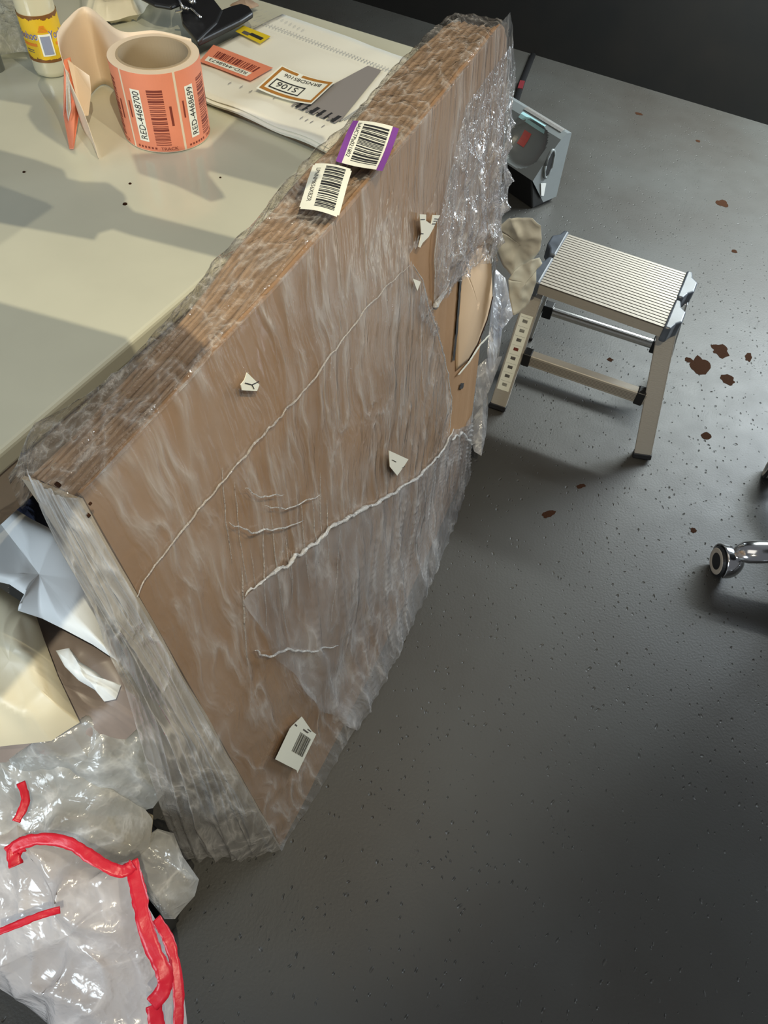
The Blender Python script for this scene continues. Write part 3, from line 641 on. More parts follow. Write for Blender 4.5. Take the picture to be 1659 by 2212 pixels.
tag(puff([(-60, 1620, .50), (20, 1605, .51), (60, 1592, .52), (130, 1600, .51), (190, 1640, .50), (250, 1680, .47), (300, 1730, .44), (330, 1770, .41), (322, 1830, .38), (250, 1880, .37), (120, 1900, .37), (-60, 1880, .38)], .045, .020, M['film_bag'], 'clear_waste_bag', freq=8, back=.1), 'swollen clear plastic bag above the red drawstring', 'bag')
tag(puff([(290, 1830, .33), (340, 1790, .34), (375, 1800, .33), (395, 1850, .32), (430, 1900, .30), (420, 1935, .29), (378, 1985, .28), (355, 1985, .28), (320, 1940, .29), (285, 1880, .32)], .03, .014, M['film_bag'], 'film_tail', freq=14), 'pointed flap of clear film hanging over the dark floor', 'plastic film')
M['straw'] = mat('yellowish_crumpled_film', (.42, .37, .27), .25, bump=.9, bscale=40, var=.3, vscale=25)
tag(puff([(130, 1780, .36), (200, 1745, .37), (280, 1735, .37), (330, 1760, .36), (325, 1830, .33), (260, 1880, .32), (150, 1880, .32)], .03, .014, M['straw'], 'yellowish_film_wad', freq=22), 'yellowish crumpled wad inside the clear bag', 'packing wad')
dbag = puff([(-60, 1690, .44), (20, 1700, .45), (60, 1760, .44), (150, 1820, .43), (235, 1872, .42), (285, 1858, .42), (306, 1880, .41), (320, 1960, .39), (350, 2010, .37), (378, 2060, .35), (395, 2130, .33), (404, 2212, .31), (404, 2330, .28), (120, 2330, .25), (105, 2212, .26), (60, 2175, .27), (0, 2135, .30), (-60, 2120, .32)], .05, .026, M['film_pink'], 'drawstring_bag', freq=8, nr=26, nt=140, seed=2, back=.15)
tag(dbag, 'white translucent waste bag with red drawstring in the lower left corner', 'bag')
def ribbon(pts, wd, z, tw=0):
    ctr = [P(px, py, z + dz) for px, py, dz in pts]; pts2 = []
    for i in range(len(ctr) - 1):
        p0 = ctr[max(i - 1, 0)]; p1 = ctr[i]; p2 = ctr[i + 1]; p3 = ctr[min(i + 2, len(ctr) - 1)]
        for s in range(8):
            t = s / 8; pts2.append(.5 * (2 * p1 + (p2 - p0) * t + (2 * p0 - 5 * p1 + 4 * p2 - p3) * t * t + (3 * p1 - p0 - 3 * p2 + p3) * t ** 3))
    pts2.append(ctr[-1]); n = len(pts2)
    def g(a, b):
        i = min(int(round(a * (n - 1))), n - 1); t = _n(pts2[min(i + 1, n - 1)] - pts2[max(i - 1, 0)]); vw = _n(CAM - pts2[i]); s = _n(np.cross(t, vw)); 
        ang = .5 * nz(i * .12, z * 9); s = s * math.cos(ang) + vw * math.sin(ang)
        return pts2[i] + s * (b - .5) * wd * (1 + .3 * nz(i * .4, 3)) + vw * .0015 * nz(i * .8, b * 3)
    MB().grid(n - 1, 4, g).build('drawstring', M['red_tape'], dbag, smooth=True, solid=.0012)
ribbon([(15, 1842, 0), (45, 1822, .006), (95, 1812, .01), (150, 1822, .012), (195, 1850, .01), (240, 1876, .004), (268, 1882, 0), (288, 1868, -.004)], .014, .52)
ribbon([(35, 1870, -.004), (30, 1842, -.002), (50, 1826, 0)], .016, .522)
ribbon([(282, 1860, 0), (298, 1920, 0), (310, 1985, 0), (330, 2050, -.005), (356, 2105, -.01), (352, 2140, -.015), (328, 2170, -.02)], .018, .50)
ribbon([(336, 1985, 0), (362, 2025, 0), (378, 2085, -.005), (386, 2150, -.01), (384, 2240, -.02)], .013, .44)
ribbon([(-20, 2020, 0), (40, 1996, .003), (85, 1978, .003), (130, 1965, 0)], .008, .515)
ribbon([(332, 2170, 0), (338, 2215, -.01), (342, 2280, -.02)], .018, .475)
ribbon([(45, 1690, 0), (55, 1730, 0), (35, 1775, 0)], .010, .53)
wb = P(215, 1930, .16)
tb = thing('waste_bin', (wb[0], wb[1], 0), 'black bin hidden under the drawstring bag, glimpsed beside the film flap', 'bin')
MB().lathe([(0, .004), (.105, .004), (.120, .20), (.125, .20), (.125, .205), (.116, .205), (.101, .010), (0, .010)], (wb[0], wb[1], 0), 40).build('bin_body', M['black_plastic'], tb, smooth=True)
# ------------------------------------------------------------------ aluminium step stool
SR_b, SL_b = P(1385, 985, 0), P(1075, 880, 0)
sx = _n(SR_b - SL_b); sy = np.array([-sx[1], sx[0], 0]); 
if sy[1] < 0: sy = -sy
sc0 = (SR_b + SL_b) / 2                      # middle of the front feet
SH = .38
def S(x, y, z): q = sc0 + sx * x + sy * y; return np.array([q[0], q[1], z])
stool = thing('step_stool', S(0, .17, 0), 'small folding aluminium step stool with ribbed tread standing behind the parcel', 'stool')
TW = .162
def rel(px, py, z): q = P(px, py, z) - sc0; return float(q @ sx), float(q @ sy)
tcs = [rel(1165, 610, SH), rel(1437, 705, SH), rel(1485, 588, SH), rel(1227, 503, SH)]
tc_ = np.mean(np.array(tcs), axis=0)
def tread(a, b): return S(*(np.array(tcs[0]) * (1 - a) * (1 - b) + np.array(tcs[1]) * a * (1 - b) + np.array(tcs[2]) * a * b + np.array(tcs[3]) * (1 - a) * b), 0)
def ribs(y0, y1, nr, name):
    mb = MB(); ng = nr * 4
    def g(a, b):
        v = y0 + (y1 - y0) * b; p = tread(a, v); k = int(round(b * ng)) % 4
        p[2] = SH - (.0022 if k in (0, 3) else 0) - .012 * abs(v - .55) ** 1.5; return p
    for i in range(ng):
        b0, b1 = i / ng, (i + 1) / ng; k0 = i % 4
        h0 = -.0022 if k0 in (0,) else 0; 
        def q(a, b, h): v = y0 + (y1 - y0) * b; p = tread(a, v); p[2] = SH + h - .012 * abs(v - .55) ** 1.5; return p
        if k0 == 0: mb.add([q(0, b0, -.0022), q(1, b0, -.0022), q(1, b1, -.0022), q(0, b1, -.0022)], [(0, 1, 2, 3)], 1)
        else:
            mb.add([q(0, b0, 0), q(1, b0, 0), q(1, b1, 0), q(0, b1, 0)], [(0, 1, 2, 3)], 0)
        if k0 in (0, 1): mb.add([q(0, b0 if k0 == 1 else b1, -.0022), q(1, b0 if k0 == 1 else b1, -.0022), q(1, b0 if k0 == 1 else b1, 0), q(0, b0 if k0 == 1 else b1, 0)], [(0, 1, 2, 3)], 1)
    def c(a, v, dz): p = tread(a, v); p[2] = SH + dz - .012 * abs(v - .55) ** 1.5; return p
    mb.hexa([c(0, y0, -.028), c(1, y0, -.028), c(1, y1, -.028), c(0, y1, -.028), c(0, y0, -.0023), c(1, y0, -.0023), c(1, y1, -.0023), c(0, y1, -.0023)], 0)
    mb.build(name, [M['alu'], M['groove']], stool, solid=-1)
ribs(0, .50, 11, 'front_tread'); ribs(.50, 1, 11, 'rear_tread')
def cap(sgn, v0, v1, name='tread_cap'):
    a = 0 if sgn < 0 else 1; ex = .034
    def c(v, e, z): p = tread(a, v); p = p + sx * sgn * e; p[2] = z; return p
    vm = (v0 + v1) / 2; out = [(v0, -.002), (v0, .014), (v0 + .1, .022), (v0 + .16, ex), (v1 - .16, ex), (v1 - .10, .018), (v1, .012), (v1, -.002)]
    q = [c(v, e, SH - .042) for v, e in out]
    o = MB().prism(q, (0, 0, .045)).build(name, M['capgrey'], stool, bevel=.005)
for sgn in (-1, 1): cap(sgn, -.03, .47); cap(sgn, .52, 1.02)
t0, t1, t2, t3 = [np.array([*c_, 0]) for c_ in tcs]
def legbar(a, b, name, foot=True):
    MB().bar(a, b, .022, .048, up=sx if 0 else sx, m=0).build(name, M['alu'], stool, bevel=.003)
    d_ = _n(np.array(b) - np.array(a))
fl = S(-.5 * np.linalg.norm(SR_b - SL_b), 0, .012); fr = S(.5 * np.linalg.norm(SR_b - SL_b), 0, .012)
topL, topR = S(tcs[0][0] - .008, tcs[0][1] + .05, SH - .03), S(tcs[1][0] + .010, tcs[1][1] + .05, SH - .03)
RB = .33
rl, rr_ = S(tcs[3][0] - .03, RB, .012), S(tcs[2][0] + .06, RB, .012)
topRL, topRR = S(tcs[3][0] - .006, tcs[3][1] - .08, SH - .03), S(tcs[2][0] + .010, tcs[2][1] - .08, SH - .03)
for a, b, nm in [(topL, fl, 'front_leg'), (topR, fr, 'front_leg'), (topRL, rl, 'rear_leg'), (topRR, rr_, 'rear_leg')]:
    leg = MB().bar(a, b, .024, .046 if nm[0] == 'f' else .034, up=sx).build(nm, M['alu_pol'] if nm == 'rear_leg' else M['alu'], stool, bevel=.004)
    dr = _n(b - a); MB().bar(b - dr * .004, b + dr * .012, .028, .049 if nm[0] == 'f' else .038, up=sx).build('rubber_foot', M['black_plastic'], leg, bevel=.003)
def lerp(a, b, f): return a * (1 - f) + b * f
for fA, LA, LB_, nm in [(.56, (topL, fl), (topR, fr), 'front_rung'), (.60, (topRL, rl), (topRR, rr_), 'rear_rung')]:
    a = lerp(*LA, fA); b = lerp(*LB_, fA); dd = _n(b - a)
    rung = MB().bar(a + dd * .02, b - dd * .02, .026, .036 if nm[0] == 'f' else .026).build(nm, M['alu'] if nm[0] == 'f' else M['alu_pol'], stool, bevel=.003 if nm[0] == 'f' else .010)
    if nm[0] == 'f':
        g = MB()
        for k in range(-2, 3): g.bar(a + dd * .032 + np.array([0, -.0134, k * .0045]) , b - dd * .032 + np.array([0, -.0134, k * .0045]), .0006, .0008)
        g.build('rung_groove', M['groove'], rung)
    for e, s_ in ((a, 1), (b, -1)): MB().bar(e + dd * s_ * (.0235 if nm[0] == 'f' else .018), e + dd * s_ * .046, .032, .042).build('rung_socket', M['black_plastic'], rung, bevel=.003)
for sgn, A1, A2, B1, B2 in [(-1, topL, fl, topRL, rl), (1, topR, fr, topRR, rr_)]:
    MB().bar(lerp(A1, A2, .30), lerp(B1, B2, .62), .004, .016, up=sx).build('folding_brace', M['alu_pol'], stool)
    for f in (.30, .62, .78): MB().lathe([(0, .006), (.005, .005), (.006, 0), (0, 0)], lerp(A1, A2, f) + sx * sgn * .011, 12, axis=sx * sgn).build('rivet', M['black_plastic'], stool)
# instruction sticker on the left front leg
dl = _n(fl - topL); nl = _n(np.cross(dl, sx)); 
if nl[1] > 0: nl = -nl
a_, b_ = lerp(topL, fl, .25), lerp(topL, fl, .86); hw = sx * .017
fnn = _n(np.cross(dl, sx));  fnn = fnn if fnn[1] < 0 else -fnn
base = fnn * .0128
d = Decal(quadmap([a_ - hw + base, b_ - hw + base, b_ + hw + base, a_ + hw + base], fnn, .0005))
d.rect(0, 0, 1, 1, M['label_white'], 1)
for i in range(8):
    d.rect(.03 + i * .12, .08, .033 + i * .12, .92, M['groove']); d.rect(.06 + i * .12, .3, .10 + i * .12, .7, M['darkred'] if i in (3,) else M['groove'])
d.build('instruction_sticker', stool)

# ------------------------------------------------------------------ grey equipment case on the floor
M['case_grey'] = mat('grey_case_plastic', (.20, .22, .225), .28, var=.08)
M['silver'] = mat('silver_foil_sticker', (.75, .73, .70), .2, .7, bump=.5, bscale=60)
M['cyan'] = mat('pale_cyan_sticker', (.45, .75, .80), .4); M['redst'] = mat('red_sticker', (.55, .10, .09), .4)
M['white_st'] = mat('white_sticker', (.85, .86, .84), .4)
zc = .26
cB = P(1235, 287, zc); cA = P(1128, 222, zc); ce = _n(cB - cA); cn = np.array([ce[1], -ce[0], 0]); 
if cn[1] > 0: cn = -cn
def CS(a, b, z): q = cB - ce * a + cn * b; return np.array([q[0], q[1], z])     # a to the left, b towards the viewer
case = thing('equipment_case', CS(.15, 0, 0), 'grey plastic case with black lower half and stickers, on the floor behind the parcel', 'case')
W0 = .36
# upper shell: sloping front with scooped recess
def shell(a, b):
    x = W0 * a; bb = b
    prof = [(0.0, zc), (.02, zc + .004), (.05, zc - .01), (.11, zc - .075), (.15, zc - .13)]
    i = bb * 4; j = min(int(i), 3); f = i - j; y = prof[j][0] * (1 - f) + prof[j + 1][0] * f; z = prof[j][1] * (1 - f) + prof[j + 1][1] * f
    ex = (x - .115) / .085; ez = (bb - .72) / .26; r2 = ex * ex + ez * ez
    if r2 < 1: d_ = (1 - r2) ** .7; y -= .035 * d_; z -= .025 * d_
    return CS(x, y, z)
MB().grid(60, 50, shell).add([CS(0, 0, zc), CS(0, .02, zc + .004), CS(0, .05, zc - .01), CS(0, .11, zc - .075), CS(0, .15, zc - .13), CS(.0, .06, 0.02), CS(0, -.01, .02)], [(0, 1, 2, 3, 4, 5, 6)]).add([CS(0, 0, zc), CS(W0, 0, zc), CS(W0, -.01, .02), CS(0, -.01, .02)], [(0, 1, 2, 3)]).build('upper_shell', M['case_grey'], case, smooth=False)
MB().hexa([CS(W0, -.008, 0), CS(.012, -.008, 0), CS(.012, .10, 0), CS(W0, .10, 0), CS(W0, -.008, .12), CS(.012, -.008, .12), CS(.012, .145, .128), CS(W0, .145, .128)]).build('lower_body', M['black_plastic'], case, bevel=.006)
def csq(a0, b0, a1, b1, m, nm, off=.002):
    MB().grid(8, 3, lambda s, t: shell(a0 + (a1 - a0) * s, b0 + (b1 - b0) * t) + np.array([0, -.0, off])).build(nm, m, case, solid=.0008)
csq(.06, .10, .58, .34, M['silver'], 'foil_sticker'); csq(.24, .42, .56, .54, M['cyan'], 'cyan_sticker', .004); csq(.38, .60, .46, .74, M['redst'], 'red_sticker', .004)
hp = CS(-.003, .085, zc - .085)
hd = MB()
path = [hp + np.array([0, 0, 0]) + (-cn) * math.cos(t) * .0 + cn * math.cos(t) * .018 + np.array([0, 0, 1]) * math.sin(t) * .050 for t in [2 * math.pi * k / 20 for k in range(21)]]
hd.tube(path, .005, 8); hd.build('handle_rim', M['case_grey'], case, smooth=True)
MB().prism([hp + ce * .0005 + cn * math.cos(t) * .016 + np.array([0, 0, 1]) * math.sin(t) * .048 for t in [2 * math.pi * k / 20 for k in range(20)]], ce * .001).build('handle_slot', M['black_plastic'], case)
MB().prism([CS(-.002, .075, .10), CS(-.002, .105, .11), CS(-.002, .085, .055), CS(-.002, .07, .05)], ce * .001).build('white_sticker', M['white_st'], case)
# cable from the wall to the case
cb = [P(1152, 117, .008), P(1141, 145, .008), P(1128, 178, .008), P(1116, 215, .008), P(1108, 235, .008)]
cable = MB().tube(cb, .013, 10, flat=.5).build('floor_strap', M['black_plastic'], smooth=True); tag(cable, 'black strap on the floor running from the dark wall to the grey case', 'strap')
MB().bar(lerp(cb[2], cb[3], .0) + np.array([0, 0, .004]), lerp(cb[2], cb[3], .45) + np.array([0, 0, .004]), .022, .008).build('red_tag', mat('dark_red_webbing', (.12, .01, .015), .6), cable)

# ------------------------------------------------------------------ office chair (only its foot reaches into view)
CC = np.array([.765, 1.335, 0]); chair = thing('office_chair', CC, 'office chair whose chrome star foot and caster reach in from the right', 'chair')
RIM = mat('beige_rim', (.42, .36, .29), .5)
def arm(deg):
    a = math.radians(deg); dv = np.array([math.cos(a), math.sin(a), 0]); sd = np.array([-dv[1], dv[0], 0])
    path = [CC + dv * r + np.array([0, 0, z]) for r, z in [(.02, .125), (.08, .12), (.15, .108), (.22, .094), (.26, .090), (.29, .084), (.318, .070)]]
    o = MB().tube(path, [.040, .038, .034, .030, .032, .030, .012], 18, flat=.62).build('star_arm', M['chrome'], chair, smooth=True)
    wc = CC + dv * .325 + np.array([0, 0, .0385]); ax = _n(dv + sd * (0 if deg < 210 else .9))
    cobj = MB().lathe([(0, -.020), (.030, -.020), (.038, -.014), (.0385, 0), (.038, .012), (.033, .017), (0, .017)], wc, 32, axis=ax).build('caster', M['black_plastic'], o, smooth=False)
    MB().lathe([(.021, .0172), (.030, .0178), (.033, .0172), (.033, .0150), (.021, .0150), (.021, .0172)], wc, 36, axis=ax).build('caster_rim', RIM, o, smooth=True)
    hood = MB(); e = _n(np.cross(ax, np.array([0, 0, 1.0])))
    def g(s, t):
        th = math.pi * (-.06 + 1.12 * s); b = .010 - .052 * t; r = .0425 * (1 - .55 * t ** 3)
        return wc + ax * b + (e * math.cos(th) + np.array([0, 0, 1]) * math.sin(th)) * r
    hood.grid(24, 10, g); hood.build('caster_hood', M['chrome'], o, smooth=True, solid=.003)
for k in range(5): arm(203 + 72 * k)
MB().lathe([(0, .10), (.045, .10), (.045, .15), (.027, .16), (.027, .30), (.016, .30), (.016, .42), (0, .42)], CC, 28).build('gas_lift', M['chrome'], chair, smooth=False)
MB().lathe([(0, .42), (.14, .42), (.175, .44), (.18, .47), (.15, .495), (0, .50)], CC, 40).build('seat', M['black_plastic'], chair, smooth=True)
MB().grid(14, 10, lambda a, b: CC + np.array([.20 + .03 * math.sin(math.pi * a) - .0, (a - .5) * .30, .58 + .45 * b])).build('backrest', M['black_plastic'], chair, smooth=True, solid=.04)
MB().bar(CC + np.array([.14, 0, .44]), CC + np.array([.27, 0, .62]), .05, .02).build('back_bracket', M['black_plastic'], chair)

# ------------------------------------------------------------------ things on the table
def onT(px, py, dz=0.0): return P(px, py, TZ + dz)
# label roll
fr0 = onT(372, 331); vd = _n(np.array([fr0[0], fr0[1], 0])); RR = .0655; rc_ = fr0 + vd * RR; rc_[2] = TZ + .0005; RHt = .114
roll = thing('label_roll', rc_, 'roll of salmon barcode labels standing on end on the cream table', 'label roll')
MB().lathe([(.050, 0), (.0535, 0), (.0535, RHt), (.050, RHt), (.050, 0)], rc_, 64).build('cardboard_core', mat('core_board', (.40, .31, .20), .7), roll, smooth=False)
MB().lathe([(.0536, .001), (RR, .001), (RR, RHt - .001), (.0536, RHt - .001), (.0536, .001)], rc_, 96).build('wound_paper', M['liner'], roll, smooth=False)
ca = math.atan2(-vd[1], -vd[0])         # direction from the roll to the viewer
def cyl(x, y, l):                       # x metres round the roll (right positive as seen), y height
    a = ca + x / RR; r = RR + .0003 * l; return np.array([rc_[0] + r * math.cos(a), rc_[1] + r * math.sin(a), rc_[2] + y])
LWd, GAP = .0775, .0037
for k in range(-2, 3):
    x0 = -.0572 + k * (LWd + GAP)
    if k == 2: continue
    d = Decal(cyl); d.rect(x0, .002, x0 + LWd, RHt - .0015, M['salmon'], 1, 20)
    s = 'RED-4468700' if k == 0 else ('RED-4468699' if k == 1 else None)
    d.rect(x0 + .0115, .016, x0 + .0265, .090, M['label_white'], 2, 6)
    if s: d.text(s, x0 + .0248, .0185, .0150, M['ink'], rot=math.pi / 2, lvl=3, fitw=.069)
    d.bars(x0 + .0365, .012, x0 + .0590, .094, M['darkred'], 'y', 31 + k, 2, 7, cell=.0011)
    d.rect(x0 + .0045, .048, x0 + .0070, .072, M['darkred'], 2, 1); d.rect(x0 + .065, .040, x0 + .0685, .068, M['darkred'], 2, 1)
    d.text('TRACK', x0 + .042, .0045, .0065, M['darkred'], lvl=2, fitw=.026)
    for q in range(6): d.rect(x0 + .006 + q * .0055, .0055, x0 + .009 + q * .0055, .0085, M['darkred'], 2, 1)
    d.build('printed_label', roll)
# unwinding strip: leaves the roll at its back and curls left and forward
ctrl = [(330, 28, 1), (290, 32, 1)]
cz = TZ + .002
pts_base = [onT(x, y) for x, y in [(420, 190), (360, 160), (290, 170), (230, 185), (190, 215), (172, 250), (180, 282), (200, 312), (214, 345)]]
pts_base[0] = rc_ + np.array([math.cos(ca + 2.1), math.sin(ca + 2.1), 0]) * (RR + .002); pts_base[1] = rc_ + np.array([math.cos(ca + 3.0), math.sin(ca + 3.0), 0]) * (RR + .004); pts_base[2] = rc_ + np.array([math.cos(ca - 2.62), math.sin(ca - 2.62), 0]) * (RR + .020)
def smooth(ps, n=10):
    o = []
    for i in range(len(ps) - 1):
        p0 = ps[max(i - 1, 0)]; p1 = ps[i]; p2 = ps[i + 1]; p3 = ps[min(i + 2, len(ps) - 1)]
        for s in range(n):
            t = s / n; o.append(.5 * (2 * p1 + (p2 - p0) * t + (2 * p0 - 5 * p1 + 4 * p2 - p3) * t * t + (3 * p1 - p0 - 3 * p2 + p3) * t ** 3))
    o.append(ps[-1]); return o
SB = smooth(pts_base)
def strip(a, b):
    i = a * (len(SB) - 1); j = min(int(i), len(SB) - 2); f = i - j; p = SB[j] * (1 - f) + SB[j + 1] * f
    hb = RHt * 1.0 * (1 if a < .62 else max(.18, 1 - (a - .62) * 2.35)); return np.array([p[0], p[1], cz + hb * b])
MB().grid(90, 10, strip).build('backing_strip', M['liner'], roll, smooth=True, solid=.0006)
tail = [P(138, 130, TZ + .085), P(150, 125, TZ + .088), P(165, 180, TZ + .05), P(170, 240, TZ + .02), P(158, 322, TZ + .001), P(150, 322, TZ + .001), P(137, 250, TZ + .022), P(140, 200, TZ + .05)]
MB().prism(tail, (0.001, .001, 0.001)).build('curled_label_end', M['salmon'], roll)
MB().prism([P(143, 150, TZ + .086), P(150, 160, TZ + .08), P(154, 235, TZ + .035), P(148, 262, TZ + .022), P(143, 235, TZ + .035)], (.0012, -.0015, .0012)).build('curled_label_end', mat('grey_glitter_print', (.50, .47, .42), .5, bump=.5, bscale=300), roll)
MB().prism([P(146, 130, TZ + .088), P(160, 142, TZ + .080), P(192, 165, TZ + .07), P(196, 200, TZ + .05), P(190, 250, TZ + .02), P(175, 250, TZ + .02), P(160, 190, TZ + .05)], (0.0008, .0008, .0008)).build('curled_backing_end', M['liner'], roll)

# clipboard with papers
cl = [onT(447, 218, .008), onT(705, 326, .008), onT(862, 122, .008), onT(556, 12, .008)]
xL, xR = cl[0], cl[1]; cux = _n(cl[1] - cl[0]); cuy = np.array([-cux[1], cux[0], 0]); cuy = cuy if cuy[1] > 0 else -cuy
hgt = float((cl[2] - cl[1]) @ cuy)
def CB(x, y, z): q = cl[0] + cux * x + cuy * y; return np.array([q[0], q[1], TZ + z])
def crel(px, py, z=.016): q = P(px, py, TZ + z) - cl[0]; return float(q @ cux), float(q @ cuy)
board = thing('clipboard', CB(.15, .1, 0), 'brown clipboard piled with printed papers on the table', 'clipboard')
x1_ = crel(900, 200)[0]; x0_ = crel(400, 150)[0] - .03; y1_ = crel(560, 14)[1]
MB().hexa([CB(x0_, 0.002, .001), CB(x1_, .002, .001), CB(x1_, y1_ - .02, .001), CB(x0_, y1_ - .02, .001), CB(x0_, .002, .005), CB(x1_, .002, .005), CB(x1_, y1_ - .02, .005), CB(x0_, y1_ - .02, .005)]).build('board', mat('hardboard', (.10, .07, .04), .5), board, bevel=.001)
for k in range(4):
    yo = -.004 - .002 * k if k < 3 else -.002
    def sh(a, b, k=k, yo=yo):
        x = x0_ + .01 + (x1_ - x0_ - .02) * a; y = yo + (y1_ + .006 - yo) * b
        z = .006 + .0028 * k + .0025 * abs(nz(x * 12, y * 10, k)) + (.004 * (1 - b) ** 6 * math.sin(a * 9) ** 2)
        return CB(x, y, z)
    MB().grid(30, 20, sh).build('paper_sheet', M['paper'], board, smooth=True, solid=.0006)
top_z = .0195
def pq(pts, z=top_z): return [P(x, y, TZ + z) for x, y in pts]
UPZ = np.array([0, 0, 1.0])
def flatdecal(corners, z=top_z, bend=None): return Decal(quadmap(pq(corners, z), UPZ, .0003, bend))   # corners: BL, BR, TR, TL of the upright label
# yellow sticker
d = flatdecal([(562, 95), (508, 68), (525, 55), (585, 79)][::1]); d.rect(0, 0, 1, 1, mat('yellow_sticker', (.70, .52, .02), .5), 1); d.rect(.1, .3, .55, .6, M['ink'], 2); d.rect(.55, .15, .8, .5, M['groove'], 2); d.build('yellow_sticker', board)
# salmon sticker, upside down to the viewer
sal = [(590, 147), (461, 97), (430, 133), (541, 175)]
d = flatdecal(sal); d.rect(0, 0, 1, 1, M['salmon'], 1, 6, 3); d.bars(.13, .22, .86, .55, M['darkred'], 'x', 77, 2, 2, cell=.014); d.rect(.13, .62, .93, .87, M['label_white'], 2)
d.text('RED-4468673', .17, .67, .20, M['ink'], lvl=3, fitw=.70); d.build('salmon_sticker', board, 'salmon RED-4468673 sticker')
# white label with orange border, S106
og = mat('orange_border', (.42, .18, .03), .55)
lab = [(719, 184), (610, 150), (560, 195), (672, 228)]
bf = lambda x, y: .004 * (2 * x - 1) ** 2
d = flatdecal(lab, top_z + .001, bf); d.rect(-.03, -.04, 1.03, 1.06, M['label_white'], 1, 8, 3)
for r_ in [(0, 0, .58, .10), (.66, 0, 1, .10), (0, .90, 1, 1), (0, 0, .05, 1), (.95, .0, 1, 1)]: d.rect(*r_, og, 2, 6, 1)
d.text('BRNSD8S106', .13, .17, .18, M['ink'], lvl=3, fitw=.72)
for r_ in [(.33, .46, .90, .50), (.33, .80, .90, .84), (.33, .46, .35, .84), (.88, .46, .90, .84)]: d.rect(*r_, M['ink'], 3, 4, 1)
d.text('S106', .42, .54, .28, M['ink'], lvl=3, fitw=.40)
d.build('bin_location_label', board, 'white S106 label with orange border')
# printed form underneath: grey blocks, bars and small rows
M['print_grey'] = mat('grey_print', (.24, .22, .21), .7); M['print_pale'] = mat('pale_print', (.40, .40, .38), .7)
d = flatdecal([(640, 225), (795, 142), (824, 152), (735, 262)], top_z - .001)
d.rect(0, 0, 1, 1, M['print_grey'], 1, 4, 2)
d.build('form_print', board)
NF = lambda: Decal(lambda x, y, l: CB(x, y, top_z - .001 + l * .0003))
d = NF()
xa, ya = crel(645, 222); xb, yb = crel(742, 262)
for k in range(13): x = xa + (xb - xa) * k / 13; d.rect(x, ya - .020, x + .0045 * (1 + (k % 3) * .5) * .8, ya + .004, M['ink'] if k % 2 else M['print_grey'], 2)
d.build('printed_barcode', board); d = NF()
for k in range(46):
    x, y = crel(555 + k * 6.6, 40 + k * 2.45, top_z)
    d.rect(x, y - .004, x + .0022, y, M['print_pale'], 1); d.rect(x, y - .011, x + .0022, y - .006, M['print_pale'], 1)
for k in range(11): x, y = crel(560 + k * 9, 22 + k * 4.3, top_z); d.rect(x, y, x + .0012, y + .010 + .004 * nz(k, 2), M['print_pale'], 1)
d.build('printed_rows', board); d = NF()
for px, py in [(650, 253), (661, 258), (672, 262), (697, 271), (592, 210), (540, 196), (495, 178), (520, 186)]: x, y = crel(px, py, top_z); d.rect(x, y - .004, x + .0015, y + .005, M['print_grey'], 1)
for k in range(6): x, y = crel(752 + k * 9, 250 - k * 2, top_z); d.rect(x - .002, y - .02, x, y + .05, M['print_pale'], 1)
d.build('form_print', board)
# big black clip
clp = thing('spring_clip', onT(440, 60, .02), 'large black spring clip gripping the papers of the clipboard', 'clip')
def zP(pts, z): return [P(x, y, TZ + z) for x, y in pts]
MB().prism(zP([(428, 104), (425, 75), (470, 40), (500, 28), (522, 22), (540, 28), (548, 40), (520, 58)], .028), (0, 0, .012)).build('jaw', M['black_plastic'], clp, bevel=.004)
MB().prism(zP([(428, 100), (395, 60), (388, 20), (400, -10), (450, -8), (482, 33), (470, 60)], .034), (0, 0, .010)).build('clip_body', M['black_plastic'], clp, bevel=.004)
MB().prism(zP([(280, -20), (300, 0), (335, 18), (370, 24), (392, 15), (390, -20), (340, -40)], .050), (0, 0, .008)).build('thumb_grip', M['black_plastic'], clp, bevel=.004)
MB().tube(smooth([P(378, -20, TZ + .07), P(390, 5, TZ + .066), P(394, 22, TZ + .055), P(380, 26, TZ + .05)], 6), .0022, 8).build('spring_wire', M['chrome'], clp, smooth=True)
MB().tube([P(413, 18, TZ + .052), P(434, 38, TZ + .05)], .0022, 8).build('spring_wire', M['chrome'], clp, smooth=True)
MB().tube([P(396, 15, TZ + .058), P(408, 20, TZ + .056)], .0028, 8).build('spring_wire', M['chrome'], clp, smooth=True)
MB().tube([P(405, -8, TZ + .06), P(418, 6, TZ + .058)], .005, 10).build('spring_coil', M['chrome'], clp, smooth=True)
# bottle
bb_ = onT(122, 172); vb = _n(np.array([bb_[0], bb_[1], 0])); BRd = .030; bc = bb_ + vb * BRd; bc[2] = TZ + .0005
bot = thing('drink_bottle', bc, 'bottle of milky drink with yellow chocolate splash label beside the label roll', 'bottle')
gm = mat('bottle_glass_milky', (.62, .57, .40), .08, coat=.6); 
MB().lathe([(0, 0), (BRd * .8, 0), (BRd * .97, .004), (BRd, .010), (BRd, .125), (BRd * .9, .14), (BRd * .5, .165), (BRd * .45, .19), (0, .19)], bc, 48).build('glass', gm, bot, smooth=True)
MB().lathe([(0, .004), (BRd * .90, .006), (BRd * .90, .125), (BRd * .4, .155), (0, .155)], bc, 40).build('drink', mat('milky_drink', (.42, .36, .24), .4), bot, smooth=True)
MB().lathe([(BRd * .52, .175), (BRd * .55, .177), (BRd * .55, .193), (0, .194)], bc, 32).build('cap', mat('yellow_cap', (.75, .55, .05), .4), bot, smooth=True)
cab = math.atan2(-vb[1], -vb[0])
def bcyl(x, y, l): a = cab + x / BRd; r = BRd + .0006 + .0002 * l; return np.array([bc[0] + r * math.cos(a), bc[1] + r * math.sin(a), bc[2] + y])
